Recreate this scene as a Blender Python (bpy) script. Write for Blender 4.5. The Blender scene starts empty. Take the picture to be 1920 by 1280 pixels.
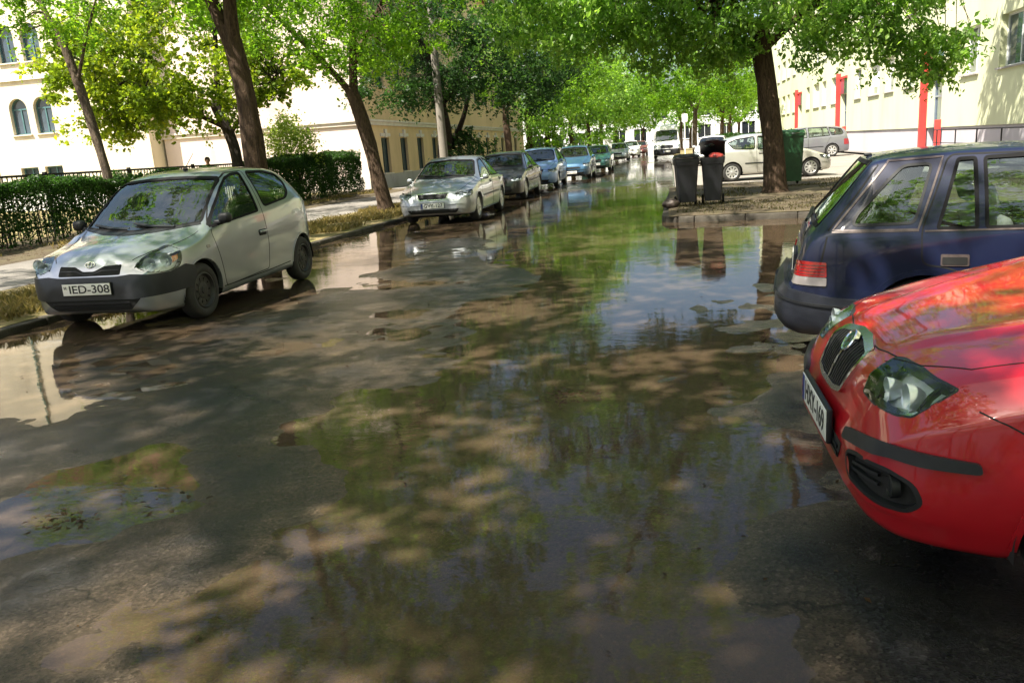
import bpy, math, random
import numpy as np
from mathutils import Vector, Matrix
from mathutils.bvhtree import BVHTree
from mathutils.geometry import delaunay_2d_cdt

R = math.radians
scene = bpy.context.scene
COL = scene.collection
rng = random.Random(7)

# ------------------------------------------------------------------ camera
cam_data = bpy.data.cameras.new("camera")
cam = bpy.data.objects.new("camera", cam_data)
COL.objects.link(cam)
cam_data.sensor_width = 36.0
cam_data.lens = 28.33
cam_data.clip_start = 0.05
cam_data.clip_end = 1500
right, down, fwd = (Vector((0.98003, 0.1872, -0.06709)), Vector((-0.02075, -0.23925, -0.97074)),
                    Vector((-0.19777, 0.95274, -0.23059)))
m = Matrix.Identity(4)
for i in range(3):
    m[i][0], m[i][1], m[i][2] = right[i], -down[i], -fwd[i]
m.translation = Vector((0, 0, 1.473))
cam.matrix_world = m
scene.camera = cam

# ------------------------------------------------------------------ sky, sun, exposure
SUN_EL, SUN_AZ = 56.0, 222.0          # azimuth of the sun, clockwise from +Y
w = bpy.data.worlds.new("World")
scene.world = w
w.use_nodes = True
nt = w.node_tree
nt.nodes.clear()
sky = nt.nodes.new("ShaderNodeTexSky")
sky.sky_type = 'NISHITA'
sky.sun_disc = False
sky.sun_elevation = R(SUN_EL)
sky.sun_rotation = R(SUN_AZ)
sky.air_density = 1.0
sky.dust_density = 3.5
bg = nt.nodes.new("ShaderNodeBackground")
bg.inputs["Strength"].default_value = 0.08
wo = nt.nodes.new("ShaderNodeOutputWorld")
nt.links.new(sky.outputs[0], bg.inputs[0])
nt.links.new(bg.outputs[0], wo.inputs[0])
sd = bpy.data.lights.new("sun", 'SUN')
sd.energy = 5.0
sd.angle = R(0.55)
sd.color = (1.0, 0.93, 0.80)
so = bpy.data.objects.new("sun", sd)
COL.objects.link(so)
to_sun = Vector((math.sin(R(SUN_AZ)) * math.cos(R(SUN_EL)), math.cos(R(SUN_AZ)) * math.cos(R(SUN_EL)), math.sin(R(SUN_EL))))
so.rotation_euler = to_sun.to_track_quat('Z', 'Y').to_euler()
so.location = to_sun * 60
scene.view_settings.view_transform = 'Standard'
scene.view_settings.look = 'None'
scene.view_settings.gamma = 1
scene.view_settings.exposure = 1.6
scene.cycles.max_bounces = 10
scene.cycles.transparent_max_bounces = 16
scene.cycles.transmission_bounces = 6
scene.cycles.caustics_reflective = False
scene.cycles.caustics_refractive = False
scene.cycles.sample_clamp_indirect = 6.0
scene.cycles.use_denoising = True

# ------------------------------------------------------------------ objects
def tag(o, label=None, cat=None, group=None, kind=None):
    if label: o["label"] = label
    if cat: o["category"] = cat
    if group: o["group"] = group
    if kind: o["kind"] = kind
    return o

def thing(name, label, cat, loc=(0, 0, 0), rz=0.0, group=None):
    o = bpy.data.objects.new(name, None)
    o.empty_display_size = 0.2
    COL.objects.link(o)
    o.location = loc
    o.rotation_euler = (0, 0, rz)
    return tag(o, label, cat, group)

def link(name, me, mat=None, parent=None):
    o = bpy.data.objects.new(name, me)
    COL.objects.link(o)
    if mat is not None:
        for mm in (mat if isinstance(mat, (list, tuple)) else [mat]):
            me.materials.append(mm)
    if parent is not None:
        o.parent = parent
    return o

def mesh(name, verts, faces, mat=None, parent=None, smooth=True, idx=None, normals=None):
    me = bpy.data.meshes.new(name)
    me.from_pydata([tuple(v) for v in verts], [], [tuple(f) for f in faces])
    if smooth:
        me.polygons.foreach_set("use_smooth", [True] * len(me.polygons))
    if idx is not None:
        me.polygons.foreach_set("material_index", idx)
    if normals is not None:
        me.normals_split_custom_set_from_vertices([tuple(n) for n in normals])
    me.update()
    return link(name, me, mat, parent)

class MB:
    """collects simple solids and links them as ONE mesh"""
    def __init__(s): s.v = []; s.f = []
    def add(s, v, f):
        b = len(s.v); s.v += [tuple(x) for x in v]; s.f += [tuple(i + b for i in q) for q in f]; return s
    def box(s, x0, x1, y0, y1, z0, z1, M=None):
        v = [Vector((x, y, z)) for x in (x0, x1) for y in (y0, y1) for z in (z0, z1)]
        if M is not None: v = [M @ p for p in v]
        return s.add(v, [(0, 1, 3, 2), (4, 6, 7, 5), (0, 4, 5, 1), (2, 3, 7, 6), (0, 2, 6, 4), (1, 5, 7, 3)])
    def rbox(s, x0, x1, y0, y1, z0, z1, r=0.02, M=None, n=3):
        """rounded box (superellipsoid-like: sphere pushed out to a box)"""
        cx, cy, cz = (x0 + x1) / 2, (y0 + y1) / 2, (z0 + z1) / 2
        hx, hy, hz = (x1 - x0) / 2, (y1 - y0) / 2, (z1 - z0) / 2
        r = min(r, hx, hy, hz)
        nu, nv = 4 * (n + 1), 2 * (n + 1)
        v = []
        for j in range(nv):
            q, k = divmod(j, n + 1)
            th = -math.pi / 2 + q * math.pi / 2 + k / n * math.pi / 2
            for i in range(nu):
                q2, k2 = divmod(i, n + 1)
                ph = q2 * math.pi / 2 + k2 / n * math.pi / 2
                sx = 1 if q2 in (0, 3) else -1
                sy = 1 if q2 in (0, 1) else -1
                sz = -1 if q == 0 else 1
                v.append(Vector((cx + sx * (hx - r) + r * math.cos(th) * math.cos(ph),
                                 cy + sy * (hy - r) + r * math.cos(th) * math.sin(ph),
                                 cz + sz * (hz - r) + r * math.sin(th))))
        if M is not None: v = [M @ p for p in v]
        f = [(j * nu + i, j * nu + (i + 1) % nu, (j + 1) * nu + (i + 1) % nu, (j + 1) * nu + i)
             for j in range(nv - 1) for i in range(nu)]
        f.append(tuple(range(nu))[::-1]); f.append(tuple((nv - 1) * nu + i for i in range(nu)))
        return s.add(v, f)
    def tube(s, pts, rad, n=8, cap=True):
        pts = [Vector(p) for p in pts]
        if not isinstance(rad, (list, tuple)): rad = [rad] * len(pts)
        v = []; ref = None
        for i, p in enumerate(pts):
            d = (pts[min(i + 1, len(pts) - 1)] - pts[max(i - 1, 0)]).normalized()
            if ref is None:
                ref = d.orthogonal().normalized()
            ref = (ref - d * ref.dot(d)).normalized()
            b = d.cross(ref)
            for k in range(n):
                a = 2 * math.pi * k / n
                v.append(p + (ref * math.cos(a) + b * math.sin(a)) * rad[i])
        f = [(i * n + k, i * n + (k + 1) % n, (i + 1) * n + (k + 1) % n, (i + 1) * n + k) for i in range(len(pts) - 1) for k in range(n)]
        if cap:
            f.append(tuple(range(n))[::-1]); f.append(tuple((len(pts) - 1) * n + k for k in range(n)))
        return s.add(v, f)
    def lathe(s, prof, n=32, M=None, close=False):
        """prof: (radius, height) pairs turned about z"""
        v = []
        for r, z in prof:
            for k in range(n):
                a = 2 * math.pi * k / n
                v.append(Vector((r * math.cos(a), r * math.sin(a), z)))
        if M is not None: v = [M @ p for p in v]
        mm = len(prof)
        f = [(i * n + k, i * n + (k + 1) % n, ((i + 1) % mm) * n + (k + 1) % n, ((i + 1) % mm) * n + k)
             for i in range(mm if close else mm - 1) for k in range(n)]
        return s.add(v, f)
    def prism(s, poly, h, M=None):
        """poly: 2D points in xy, extruded 0..h in z"""
        n = len(poly)
        v = [Vector((x, y, 0)) for x, y in poly] + [Vector((x, y, h)) for x, y in poly]
        if M is not None: v = [M @ p for p in v]
        return s.add(v, [tuple(range(n))[::-1], tuple(range(n, 2 * n))] + [(i, (i + 1) % n, n + (i + 1) % n, n + i) for i in range(n)])
    def build(s, name, mat, parent=None, smooth=False):
        o = mesh(name, s.v, s.f, mat, parent, smooth=smooth)
        return o

def auto_smooth(o, ang=40):
    me = o.data
    me.polygons.foreach_set("use_smooth", [True] * len(me.polygons))
    me.set_sharp_from_angle(angle=R(ang))
    return o

def bevel(o, w=0.01, seg=2):
    md = o.modifiers.new("bevel", 'BEVEL'); md.width = w; md.segments = seg; md.limit_method = 'ANGLE'; md.angle_limit = R(35)
    return o

# ------------------------------------------------------------------ materials
def mat_new(name):
    mm = bpy.data.materials.new(name)
    mm.use_nodes = True
    n = mm.node_tree
    n.nodes.clear()
    out = n.nodes.new("ShaderNodeOutputMaterial")
    return mm, n, out

def N(n, t, **kw):
    x = n.nodes.new("ShaderNode" + t)
    for k, v in kw.items():
        if k in x.inputs: x.inputs[k].default_value = v
        else: setattr(x, k, v)
    return x

def ramp(n, fac, stops):
    r = n.nodes.new("ShaderNodeValToRGB")
    e = r.color_ramp.elements
    e[0].position, e[0].color = stops[0][0], (*stops[0][1], 1)
    e[1].position, e[1].color = stops[-1][0], (*stops[-1][1], 1)
    for p, c in stops[1:-1]:
        q = e.new(p); q.color = (*c, 1)
    n.links.new(fac, r.inputs[0])
    return r.outputs[0]

def g3(v): return (v, v, v)

def noise(n, scale, detail=4, rough=0.6, vec=None, dist=0.0):
    x = N(n, "TexNoise", Scale=scale, Detail=detail, Roughness=rough, Distortion=dist)
    if vec is not None: n.links.new(vec, x.inputs["Vector"])
    return x.outputs["Fac"]

def bump(n, h, strength=0.3, dist=0.02, normal=None):
    b = N(n, "Bump", Strength=strength, Distance=dist)
    n.links.new(h, b.inputs["Height"])
    if normal is not None: n.links.new(normal, b.inputs["Normal"])
    return b.outputs[0]

def simple(name, col, rough=0.5, metal=0.0, coat=0.0, spec=0.5, var=0.12, scale=6.0, bmp=0.0, bscale=60.0, emit=None):
    """principled with gentle procedural mottling of colour and roughness"""
    mm, n, out = mat_new(name)
    p = N(n, "BsdfPrincipled", Roughness=rough, Metallic=metal)
    p.inputs["Coat Weight"].default_value = coat
    p.inputs["Specular IOR Level"].default_value = spec
    tc = N(n, "TexCoord")
    f = noise(n, scale, 5, 0.62, tc.outputs["Object"])
    c = ramp(n, f, [(0.3, tuple(x * (1 - var) for x in col)), (0.7, tuple(min(1, x * (1 + var)) for x in col))])
    n.links.new(c, p.inputs["Base Color"])
    if bmp:
        n.links.new(bump(n, noise(n, bscale, 4, 0.6, tc.outputs["Object"]), bmp, 0.01), p.inputs["Normal"])
    n.links.new(p.outputs[0], out.inputs[0])
    return mm

def paint(name, col, metal=0.0, rough=0.4, coat=1.0, dirt=0.25, flake=0.0, dirtcol=(0.16, 0.14, 0.11)):
    """car paint: base, clear coat, a film of road dust that thickens towards the sills"""
    mm, n, out = mat_new(name)
    p = N(n, "BsdfPrincipled", Roughness=rough, Metallic=metal)
    p.inputs["Coat Weight"].default_value = coat
    p.inputs["Specular IOR Level"].default_value = 0.25
    p.inputs["Coat Roughness"].default_value = 0.035
    tc = N(n, "TexCoord")
    sx = N(n, "SeparateXYZ")
    n.links.new(tc.outputs["Object"], sx.inputs[0])
    low = N(n, "MapRange"); low.inputs["From Min"].default_value = 0.65; low.inputs["From Max"].default_value = 0.15
    n.links.new(sx.outputs["Z"], low.inputs["Value"])
    nz = noise(n, 9.0, 7, 0.7, tc.outputs["Object"])
    a = N(n, "Math", operation='MULTIPLY_ADD'); a.inputs[1].default_value = 0.8; a.inputs[2].default_value = -0.22
    n.links.new(nz, a.inputs[0])
    b = N(n, "Math", operation='ADD', use_clamp=True)
    n.links.new(a.outputs[0], b.inputs[0])
    lm = N(n, "Math", operation='MULTIPLY'); lm.inputs[1].default_value = 0.35
    n.links.new(low.outputs[0], lm.inputs[0]); n.links.new(lm.outputs[0], b.inputs[1])
    d = N(n, "Math", operation='MULTIPLY', use_clamp=True); d.inputs[1].default_value = dirt * 1.6
    n.links.new(b.outputs[0], d.inputs[0])
    mx = N(n, "Mix", data_type='RGBA')
    mx.inputs[6].default_value = (*col, 1); mx.inputs[7].default_value = (*dirtcol, 1)
    n.links.new(d.outputs[0], mx.inputs[0])
    n.links.new(mx.outputs[2], p.inputs["Base Color"])
    cr = N(n, "MapRange"); cr.inputs["To Min"].default_value = 0.03; cr.inputs["To Max"].default_value = 0.3
    n.links.new(d.outputs[0], cr.inputs["Value"]); n.links.new(cr.outputs[0], p.inputs["Coat Roughness"])
    wav = bump(n, noise(n, 3.0, 2, 0.5, tc.outputs["Object"]), 0.04, 0.02)
    n.links.new(wav, p.inputs["Coat Normal"])
    # inner side of the sheet metal: dark lining
    geo = N(n, "NewGeometry")
    dk = N(n, "BsdfDiffuse"); dk.inputs[0].default_value = (0.012, 0.012, 0.013, 1)
    ms = N(n, "MixShader")
    n.links.new(geo.outputs["Backfacing"], ms.inputs[0]); n.links.new(p.outputs[0], ms.inputs[1]); n.links.new(dk.outputs[0], ms.inputs[2])
    n.links.new(ms.outputs[0], out.inputs[0])
    return mm

def glass_mat(name, tint=(0.60, 0.68, 0.66), ior=1.5, boost=0.07, dust=0.015):
    mm, n, out = mat_new(name)
    tr = N(n, "BsdfTransparent"); tr.inputs[0].default_value = (*tint, 1)
    gl = N(n, "BsdfGlossy", Roughness=0.015); gl.inputs[0].default_value = (0.86, 1.0, 0.95, 1)
    fr = N(n, "Fresnel", IOR=ior)
    ad = N(n, "Math", operation='ADD', use_clamp=True); ad.inputs[1].default_value = boost
    n.links.new(fr.outputs[0], ad.inputs[0])
    ms = N(n, "MixShader")
    n.links.new(ad.outputs[0], ms.inputs[0]); n.links.new(tr.outputs[0], ms.inputs[1]); n.links.new(gl.outputs[0], ms.inputs[2])
    df = N(n, "BsdfDiffuse"); df.inputs[0].default_value = (0.45, 0.43, 0.4, 1)
    tc = N(n, "TexCoord")
    nz = ramp(n, noise(n, 7.0, 6, 0.65, tc.outputs["Object"]), [(0.35, g3(0.0)), (0.8, g3(dust * 2.5))])
    m2 = N(n, "MixShader")
    n.links.new(nz, m2.inputs[0]); n.links.new(ms.outputs[0], m2.inputs[1]); n.links.new(df.outputs[0], m2.inputs[2])
    n.links.new(m2.outputs[0], out.inputs[0])
    return mm

M = {}
M['glass'] = glass_mat("car_glass")
M['glass_dark'] = glass_mat("car_glass_tinted", (0.30, 0.36, 0.36))
M['lens'] = glass_mat("lamp_lens", (0.93, 0.96, 0.97), 1.45, 0.0, 0.02)
M['rubber'] = simple("rubber", (0.008, 0.008, 0.009), 0.8, spec=0.15, bmp=0.1, bscale=90)
M['tyre'] = simple("tyre", (0.022, 0.021, 0.020), 0.8, var=0.3, scale=14, bmp=0.3, bscale=70)
M['black'] = simple("black_plastic", (0.011, 0.012, 0.014), 0.5, spec=0.3, var=0.15, bmp=0.06, bscale=200)
M['grey_plastic'] = simple("grey_plastic", (0.016, 0.018, 0.022), 0.45, spec=0.35, var=0.15, bmp=0.05, bscale=200)
M['dark'] = simple("dark_void", (0.006, 0.006, 0.006), 0.9)
M['chrome'] = simple("chrome", (0.75, 0.76, 0.77), 0.12, 1.0, var=0.05)
M['reflector'] = simple("reflector", (0.82, 0.86, 0.90), 0.38, 0.45, var=0.08, scale=40)
M['steel_dark'] = simple("dark_steel_rim", (0.030, 0.029, 0.028), 0.55, 0.3, var=0.3, scale=20)
M['alloy'] = simple("wheel_cover_silver", (0.55, 0.55, 0.54), 0.35, 0.6, var=0.1)
M['seat'] = simple("seat_cloth", (0.05, 0.05, 0.055), 0.9, var=0.2, bmp=0.2, bscale=120)
M['seat_light'] = simple("seat_cloth_light", (0.32, 0.31, 0.29), 0.9, var=0.15, bmp=0.2, bscale=120)
M['red_lens'] = simple("red_lamp_lens", (0.28, 0.006, 0.008), 0.15, coat=1.0, var=0.15)
M['clear_lens'] = simple("clear_lamp_lens", (0.22, 0.20, 0.20), 0.15, coat=1.0, var=0.1)
M['amber_lens'] = simple("amber_lamp_lens", (0.75, 0.22, 0.03), 0.15, coat=1.0)
M['plate'] = simple("plate_white", (0.74, 0.73, 0.69), 0.45, var=0.08)
M['ink'] = simple("plate_lettering", (0.012, 0.012, 0.014), 0.5)
M['plate_blue'] = simple("plate_blue_band", (0.01, 0.035, 0.22), 0.4)
# ------------------------------------------------------------------ cars
def pchip(pts):
    x = np.array([p[0] for p in pts], float); y = np.array([p[1] for p in pts], float)
    h = np.diff(x); d = np.diff(y) / h
    t = np.zeros(len(x))
    for i in range(1, len(x) - 1):
        if d[i - 1] * d[i] > 0:
            w1, w2 = 2 * h[i] + h[i - 1], h[i] + 2 * h[i - 1]
            t[i] = (w1 + w2) / (w1 / d[i - 1] + w2 / d[i])
    t[0], t[-1] = d[0], d[-1]
    def f(u):
        u = float(min(max(u, x[0]), x[-1]))
        i = int(min(max(np.searchsorted(x, u) - 1, 0), len(h) - 1))
        s = (u - x[i]) / h[i]
        return ((1 + 2 * s) * (1 - s) ** 2 * y[i] + s * (1 - s) ** 2 * h[i] * t[i]
                + s * s * (3 - 2 * s) * y[i + 1] + s * s * (s - 1) * h[i] * t[i + 1])
    return f

def chaikin(P, it):
    P = np.array(P, float)
    for _ in range(it):
        a, b = P[:-1], P[1:]
        Q = np.empty((2 * len(a), P.shape[1]))
        Q[0::2] = 0.75 * a + 0.25 * b
        Q[1::2] = 0.25 * a + 0.75 * b
        P = np.vstack([P[:1], Q, P[-1:]])
    return P

def in_poly(px, py, poly):
    res = np.zeros(len(px), bool)
    n = len(poly)
    for i in range(n):
        x1, y1 = poly[i]; x2, y2 = poly[(i + 1) % n]
        if y1 == y2: continue
        c = ((y1 > py) != (y2 > py)) & (px < (x2 - x1) * (py - y1) / (y2 - y1) + x1)
        res ^= c
    return res

def resample(pts, step, closed):
    out = []
    n = len(pts)
    for i in range(n if closed else n - 1):
        a, b = np.array(pts[i], float), np.array(pts[(i + 1) % n], float)
        k = max(1, int(math.ceil(np.linalg.norm(b - a) / step)))
        out += [tuple(a + (b - a) * j / k) for j in range(k)]
    if not closed: out.append(tuple(pts[-1]))
    return out

def rounded(poly, r, seg=4):
    """round the corners of a 2D polygon"""
    out = []
    n = len(poly)
    for i in range(n):
        p0, p1, p2 = (np.array(poly[(i + k) % n], float) for k in (-1, 0, 1))
        a, b = p0 - p1, p2 - p1
        la, lb = np.linalg.norm(a), np.linalg.norm(b)
        rr = min(r, la * 0.45, lb * 0.45)
        s, e = p1 + a / la * rr, p1 + b / lb * rr
        for k in range(seg + 1):
            t = k / seg
            out.append(tuple((1 - t) ** 2 * s + 2 * t * (1 - t) * p1 + t * t * e))
    return out

class Car:
    def __init__(s, name, label, cat, sp, loc, rz, mat, group=None, it=2, nu=130):
        s.sp = sp; s.mat = mat
        s.L = sp['L']
        s.root = thing(name, label, cat, loc, rz, group)
        s.cuts = []; s.doors = []
        s.f = {k: pchip(sp[k]) for k in ('top', 'bot', 'belt', 'plan', 'rail', 'crown')}
        s.shell(it, nu)

    def section(s, u):
        f = s.f; sp = s.sp
        zt, zb, zs, wm, wr = f['top'](u), f['bot'](u), f['belt'](u), f['plan'](u), f['rail'](u)
        zr = zt - f['crown'](u)
        zs = min(zs, zr - 0.02)
        ws = wm * sp.get('shoulder', 0.965)
        wr = min(wr, ws - 0.015)
        wb = wm - 0.045
        zm = zb + sp.get('midz', 0.48) * (zs - zb)
        k = min(1.0, (zs - zb) / 0.3)
        h = zr - zs
        bulge = 0.035 * min(1, h / 0.3)
        mid = lambda t: (ws + (wr - ws) * t + bulge * math.sin(math.pi * t) * 0.6, zs + (zr - zs) * t)
        c = [(0, zb), (wb * 0.55, zb), (wb - 0.06, zb), (wb, zb + 0.012 * k), (wb + 0.022, zb + 0.07 * k), (wm - 0.006, zb + 0.6 * (zm - zb)),
             (wm, zm), (wm - 0.004, zm + 0.45 * (zs - zm)), (ws + 0.35 * (wm - ws), zs - 0.05 * k), (ws, zs - 0.004), mid(0.10), mid(0.35), mid(0.65), mid(0.90)]
        er = min(0.06, wr * 0.2)
        c += [(wr, zr), (wr - er, zr + 0.42 * (zt - zr)), (wr * 0.62, zt - 0.17 * (zt - zr)), (wr * 0.3, zt - 0.03 * (zt - zr)), (0, zt)]
        return c

    def shell(s, it, nu):
        L = s.L
        e = np.array([0, .004, .012, .024, .04, .06, .085, .115, .15, .19])
        if nu > 200: e = np.concatenate([np.linspace(0, .02, 6), np.arange(.026, .215, .0075)])
        us = np.unique(np.concatenate([e, np.linspace(.22, L - .22, nu), L - e]))
        P = np.array([chaikin(s.section(u), it) for u in us])       # (nu,nv,2)
        nU, nV = P.shape[0], P.shape[1]
        V = []; idx = {}
        def vid(i, j, sd):
            if j in (0, nV - 1): sd = 1
            k = (i, j, sd)
            if k not in idx:
                idx[k] = len(V)
                V.append((us[i], sd * P[i, j, 0], P[i, j, 1]))
            return idx[k]
        F = []
        for i in range(nU - 1):
            for j in range(nV - 1):
                a, b, c, d = vid(i, j, 1), vid(i + 1, j, 1), vid(i + 1, j + 1, 1), vid(i, j + 1, 1)
                F.append((d, c, b, a))
                a, b, c, d = vid(i, j, -1), vid(i + 1, j, -1), vid(i + 1, j + 1, -1), vid(i, j + 1, -1)
                F.append((a, b, c, d))
        for i, flip in ((0, False), (nU - 1, True)):
            for j in range(nV - 1):
                q = [vid(i, j, 1), vid(i, j + 1, 1), vid(i, j + 1, -1), vid(i, j, -1)]
                q = [x for n_, x in enumerate(q) if x not in q[:n_]]
                F.append(tuple(q if flip else q[::-1]))
        V = np.array(V)
        # pull vertices close to the wheel-arch circle onto it
        sp = s.sp
        for ax in (sp['fa'], sp['ra']):
            ra = sp['arch']; zc = sp['R']
            du, dz = V[:, 0] - ax, V[:, 2] - zc
            r = np.hypot(du, dz)
            mk = (np.abs(V[:, 1]) > 0.45) & (np.abs(r - ra) < 0.016)
            V[mk, 0] = ax + du[mk] / r[mk] * ra; V[mk, 2] = zc + dz[mk] / r[mk] * ra
        for (u0, y0, u1, y1, hh, ww) in sp.get('ridge', []):
            t = np.clip((V[:, 0] - u0) / (u1 - u0), 0, 1)
            yy = y0 + (y1 - y0) * t
            env = np.clip((V[:, 0] - u0) / .12, 0, 1) * np.clip((u1 + .1 - V[:, 0]) / .1, 0, 1) * (V[:, 2] > .55)
            d_ = np.abs(V[:, 1]) - yy
            V[:, 2] += env * hh * np.where(d_ < 0, np.exp(-(d_ / (ww * 2.2)) ** 2), np.exp(-(d_ / (ww * .6)) ** 2))
        s.V, s.F = V, F
        s.bvh = BVHTree.FromPolygons([tuple(v) for v in V], F)
        nrm = np.zeros_like(V); s.fc = np.zeros((len(F), 3)); s.fn = np.zeros((len(F), 3))
        for k, q in enumerate(F):
            p = V[list(q)]
            n_ = np.cross(p[2] - p[0], p[-1] - p[1]) if len(q) == 4 else np.cross(p[1] - p[0], p[2] - p[0])
            s.fc[k] = p.mean(0); s.fn[k] = n_
            for v in q: nrm[v] += n_
        s.fn /= np.linalg.norm(s.fn, axis=1)[:, None] + 1e-12
        s.nrm = nrm / (np.linalg.norm(nrm, axis=1)[:, None] + 1e-12)
        s.state = np.zeros(len(F), int)      # 0 body, -1 removed, k door

    # ---- projection of 2D outlines onto the sheet metal
    def cast(s, p, mode, sd=1):
        a, b = p
        uc = 1.05
        if mode == 'y': o, d = Vector((a, 3 * sd, b)), Vector((0, -sd, 0))
        elif mode == 'x': o, d = Vector((-2, a, b)), Vector((1, 0, 0))
        elif mode == 'X': o, d = Vector((s.L + 2, a, b)), Vector((-1, 0, 0))
        elif mode == 'z': o, d = Vector((a, b, 4)), Vector((0, 0, -1))
        elif mode == 'c':     # front, wrapped: a = angle*0.9 from straight ahead
            t = a / 0.9; o, d = Vector((uc, 0, b)), Vector((-math.cos(t), math.sin(t), 0)); o = o + d * 6; d = -d
        elif mode == 'C':
            t = a / 0.9; o, d = Vector((s.L - uc, 0, b)), Vector((math.cos(t), math.sin(t), 0)); o = o + d * 6; d = -d
        h, n_, _, dist = s.bvh.ray_cast(o, d)
        if h is None:
            q = o + d * (2.2 if mode in 'xXyz' else 5.2)
            h, n_, _, dist = s.bvh.find_nearest(q)
        if n_.dot(d) > 0: n_ = -n_
        return h, n_

    def coords(s, P, mode):
        if mode == 'y': return P[:, 0], P[:, 2]
        if mode in 'xX': return P[:, 1], P[:, 2]
        if mode == 'z': return P[:, 0], P[:, 1]
        if mode == 'c': return np.arctan2(P[:, 1], 1.05 - P[:, 0]) * 0.9, P[:, 2]
        if mode == 'C': return np.arctan2(P[:, 1], P[:, 0] - (s.L - 1.05)) * 0.9, P[:, 2]

    def facemask(s, poly, mode, sd=1):
        a, b = s.coords(s.fc, mode)
        mk = in_poly(a, b, poly)
        if mode == 'y': mk &= (s.fn[:, 1] * sd > 0.15) & (s.fc[:, 1] * sd > 0)
        elif mode == 'x': mk &= s.fn[:, 0] < -0.1
        elif mode == 'X': mk &= s.fn[:, 0] > 0.1
        elif mode == 'z': mk &= s.fn[:, 2] > 0.1
        elif mode == 'c': mk &= (s.fc[:, 0] < 1.3) & (np.abs(s.fn[:, 2]) < 0.95)
        elif mode == 'C': mk &= (s.fc[:, 0] > s.L - 1.3) & (np.abs(s.fn[:, 2]) < 0.95)
        return mk

    def snap(s, poly, mode, sd=1, d=0.013):
        """pull sheet-metal vertices that lie close to an outline onto it, so the opening gets a clean edge"""
        a, b = s.coords(s.V, mode)
        P = np.array([tuple(p) for p in poly]); Q = np.roll(P, -1, 0)
        x0, y0, x1, y1 = P[:, 0].min() - .05, P[:, 1].min() - .05, P[:, 0].max() + .05, P[:, 1].max() + .05
        mk = (a > x0) & (a < x1) & (b > y0) & (b < y1)
        if mode == 'y': mk &= (s.V[:, 1] * sd > .05) & (s.nrm[:, 1] * sd > .1)
        elif mode == 'x': mk &= s.nrm[:, 0] < -.1
        elif mode == 'X': mk &= s.nrm[:, 0] > .1
        elif mode == 'c': mk &= s.V[:, 0] < 1.3
        elif mode == 'C': mk &= s.V[:, 0] > s.L - 1.3
        moved = []
        for k in np.nonzero(mk)[0]:
            p = np.array([a[k], b[k]])
            e = Q - P; t = np.clip(((p - P) * e).sum(1) / ((e * e).sum(1) + 1e-12), 0, 1)
            c = P + e * t[:, None]
            dd = np.hypot(*(c - p).T); j = int(dd.argmin())
            if dd[j] < d:
                h, n_ = s.cast(tuple(c[j]), mode, sd)
                if (h - Vector(s.V[k])).length < d * 4:
                    s.V[k] = h; moved.append(k)
        if moved:
            if not hasattr(s, 'v2f'):
                s.v2f = {}
                for f, q in enumerate(s.F):
                    for v in q: s.v2f.setdefault(v, []).append(f)
            for f in {f for k in moved for f in s.v2f.get(int(k), [])}:
                s.fc[f] = s.V[list(s.F[f])].mean(0)

    def patch(s, name, poly, mode, mat, parent=None, off=0.004, thick=0.012, res=0.035, sd=1, cut=False, label=None):
        poly = [tuple(p) for p in poly]
        if cut:
            s.snap(poly, mode, sd)
            s.state[s.facemask(poly, mode, sd)] = -1
        bd = resample(poly, res, True)
        nb = len(bd)
        xs = [p[0] for p in bd]; ys = [p[1] for p in bd]
        gx, gy = np.meshgrid(np.arange(min(xs) + res / 2, max(xs), res), np.arange(min(ys) + res / 2, max(ys), res))
        gx, gy = gx.ravel(), gy.ravel()
        ins = in_poly(gx, gy, poly)
        B = np.array(bd)
        pts = []
        for x, y in zip(gx[ins], gy[ins]):
            if np.min(np.hypot(B[:, 0] - x, B[:, 1] - y)) > res * 0.45: pts.append((x, y))
        vs = [Vector(p) for p in bd + pts]
        ov, _, of, *_ = delaunay_2d_cdt(vs, [], [list(range(nb))], 1, 1e-6)
        hit = [s.cast((p.x, p.y), mode, sd) for p in ov]
        V = [h + n_ * off for h, n_ in hit]
        F = []
        for q in of:
            q = list(q)
            n_ = (V[q[1]] - V[q[0]]).cross(V[q[2]] - V[q[0]])
            if n_.dot(hit[q[0]][1]) < 0: q = q[::-1]
            F.append(tuple(q))
        # rim: border edges belong to one triangle
        cnt = {}
        for q in F:
            for i in range(len(q)):
                a, b = q[i], q[(i + 1) % len(q)]
                cnt[(a, b)] = cnt.get((a, b), 0) + 1
        if thick > 0:
            rim = {}
            def rv(k):
                if k not in rim:
                    rim[k] = (len(V), len(V) + 1)
                    V.append(V[k].copy()); V.append(hit[k][0] + hit[k][1] * (off - thick))
                return rim[k]
            for (a, b) in list(cnt):
                if (b, a) not in cnt:
                    a0, a1 = rv(a); b0, b1 = rv(b)
                    F.append((a0, a1, b1, b0))
        o = mesh(name, V, F, mat, parent or s.root)
        if label: o["label"] = label
        return o

    def strip(s, name, pts, mode, width, mat, parent=None, off=0.003, thick=0.010, closed=False, sd=1, res=0.04, build=True, shift=0.0):
        pts = resample(pts, res, closed)
        n_ = len(pts)
        A = np.array(pts)
        V = []; F = []
        hits = []
        for i in range(n_):
            p = A[i]
            if closed: t = A[(i + 1) % n_] - A[i - 1]
            else: t = A[min(i + 1, n_ - 1)] - A[max(i - 1, 0)]
            t = t / (np.linalg.norm(t) + 1e-9)
            nn = np.array([-t[1], t[0]])
            for k in (-0.5, 0.5):
                q = p + nn * (k * width + shift)
                h, nm = s.cast(tuple(q), mode, sd)
                V.append(h + nm * off); hits.append((h, nm))
        base = len(V)
        V += [h + nm * (off - thick) for h, nm in hits]
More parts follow.
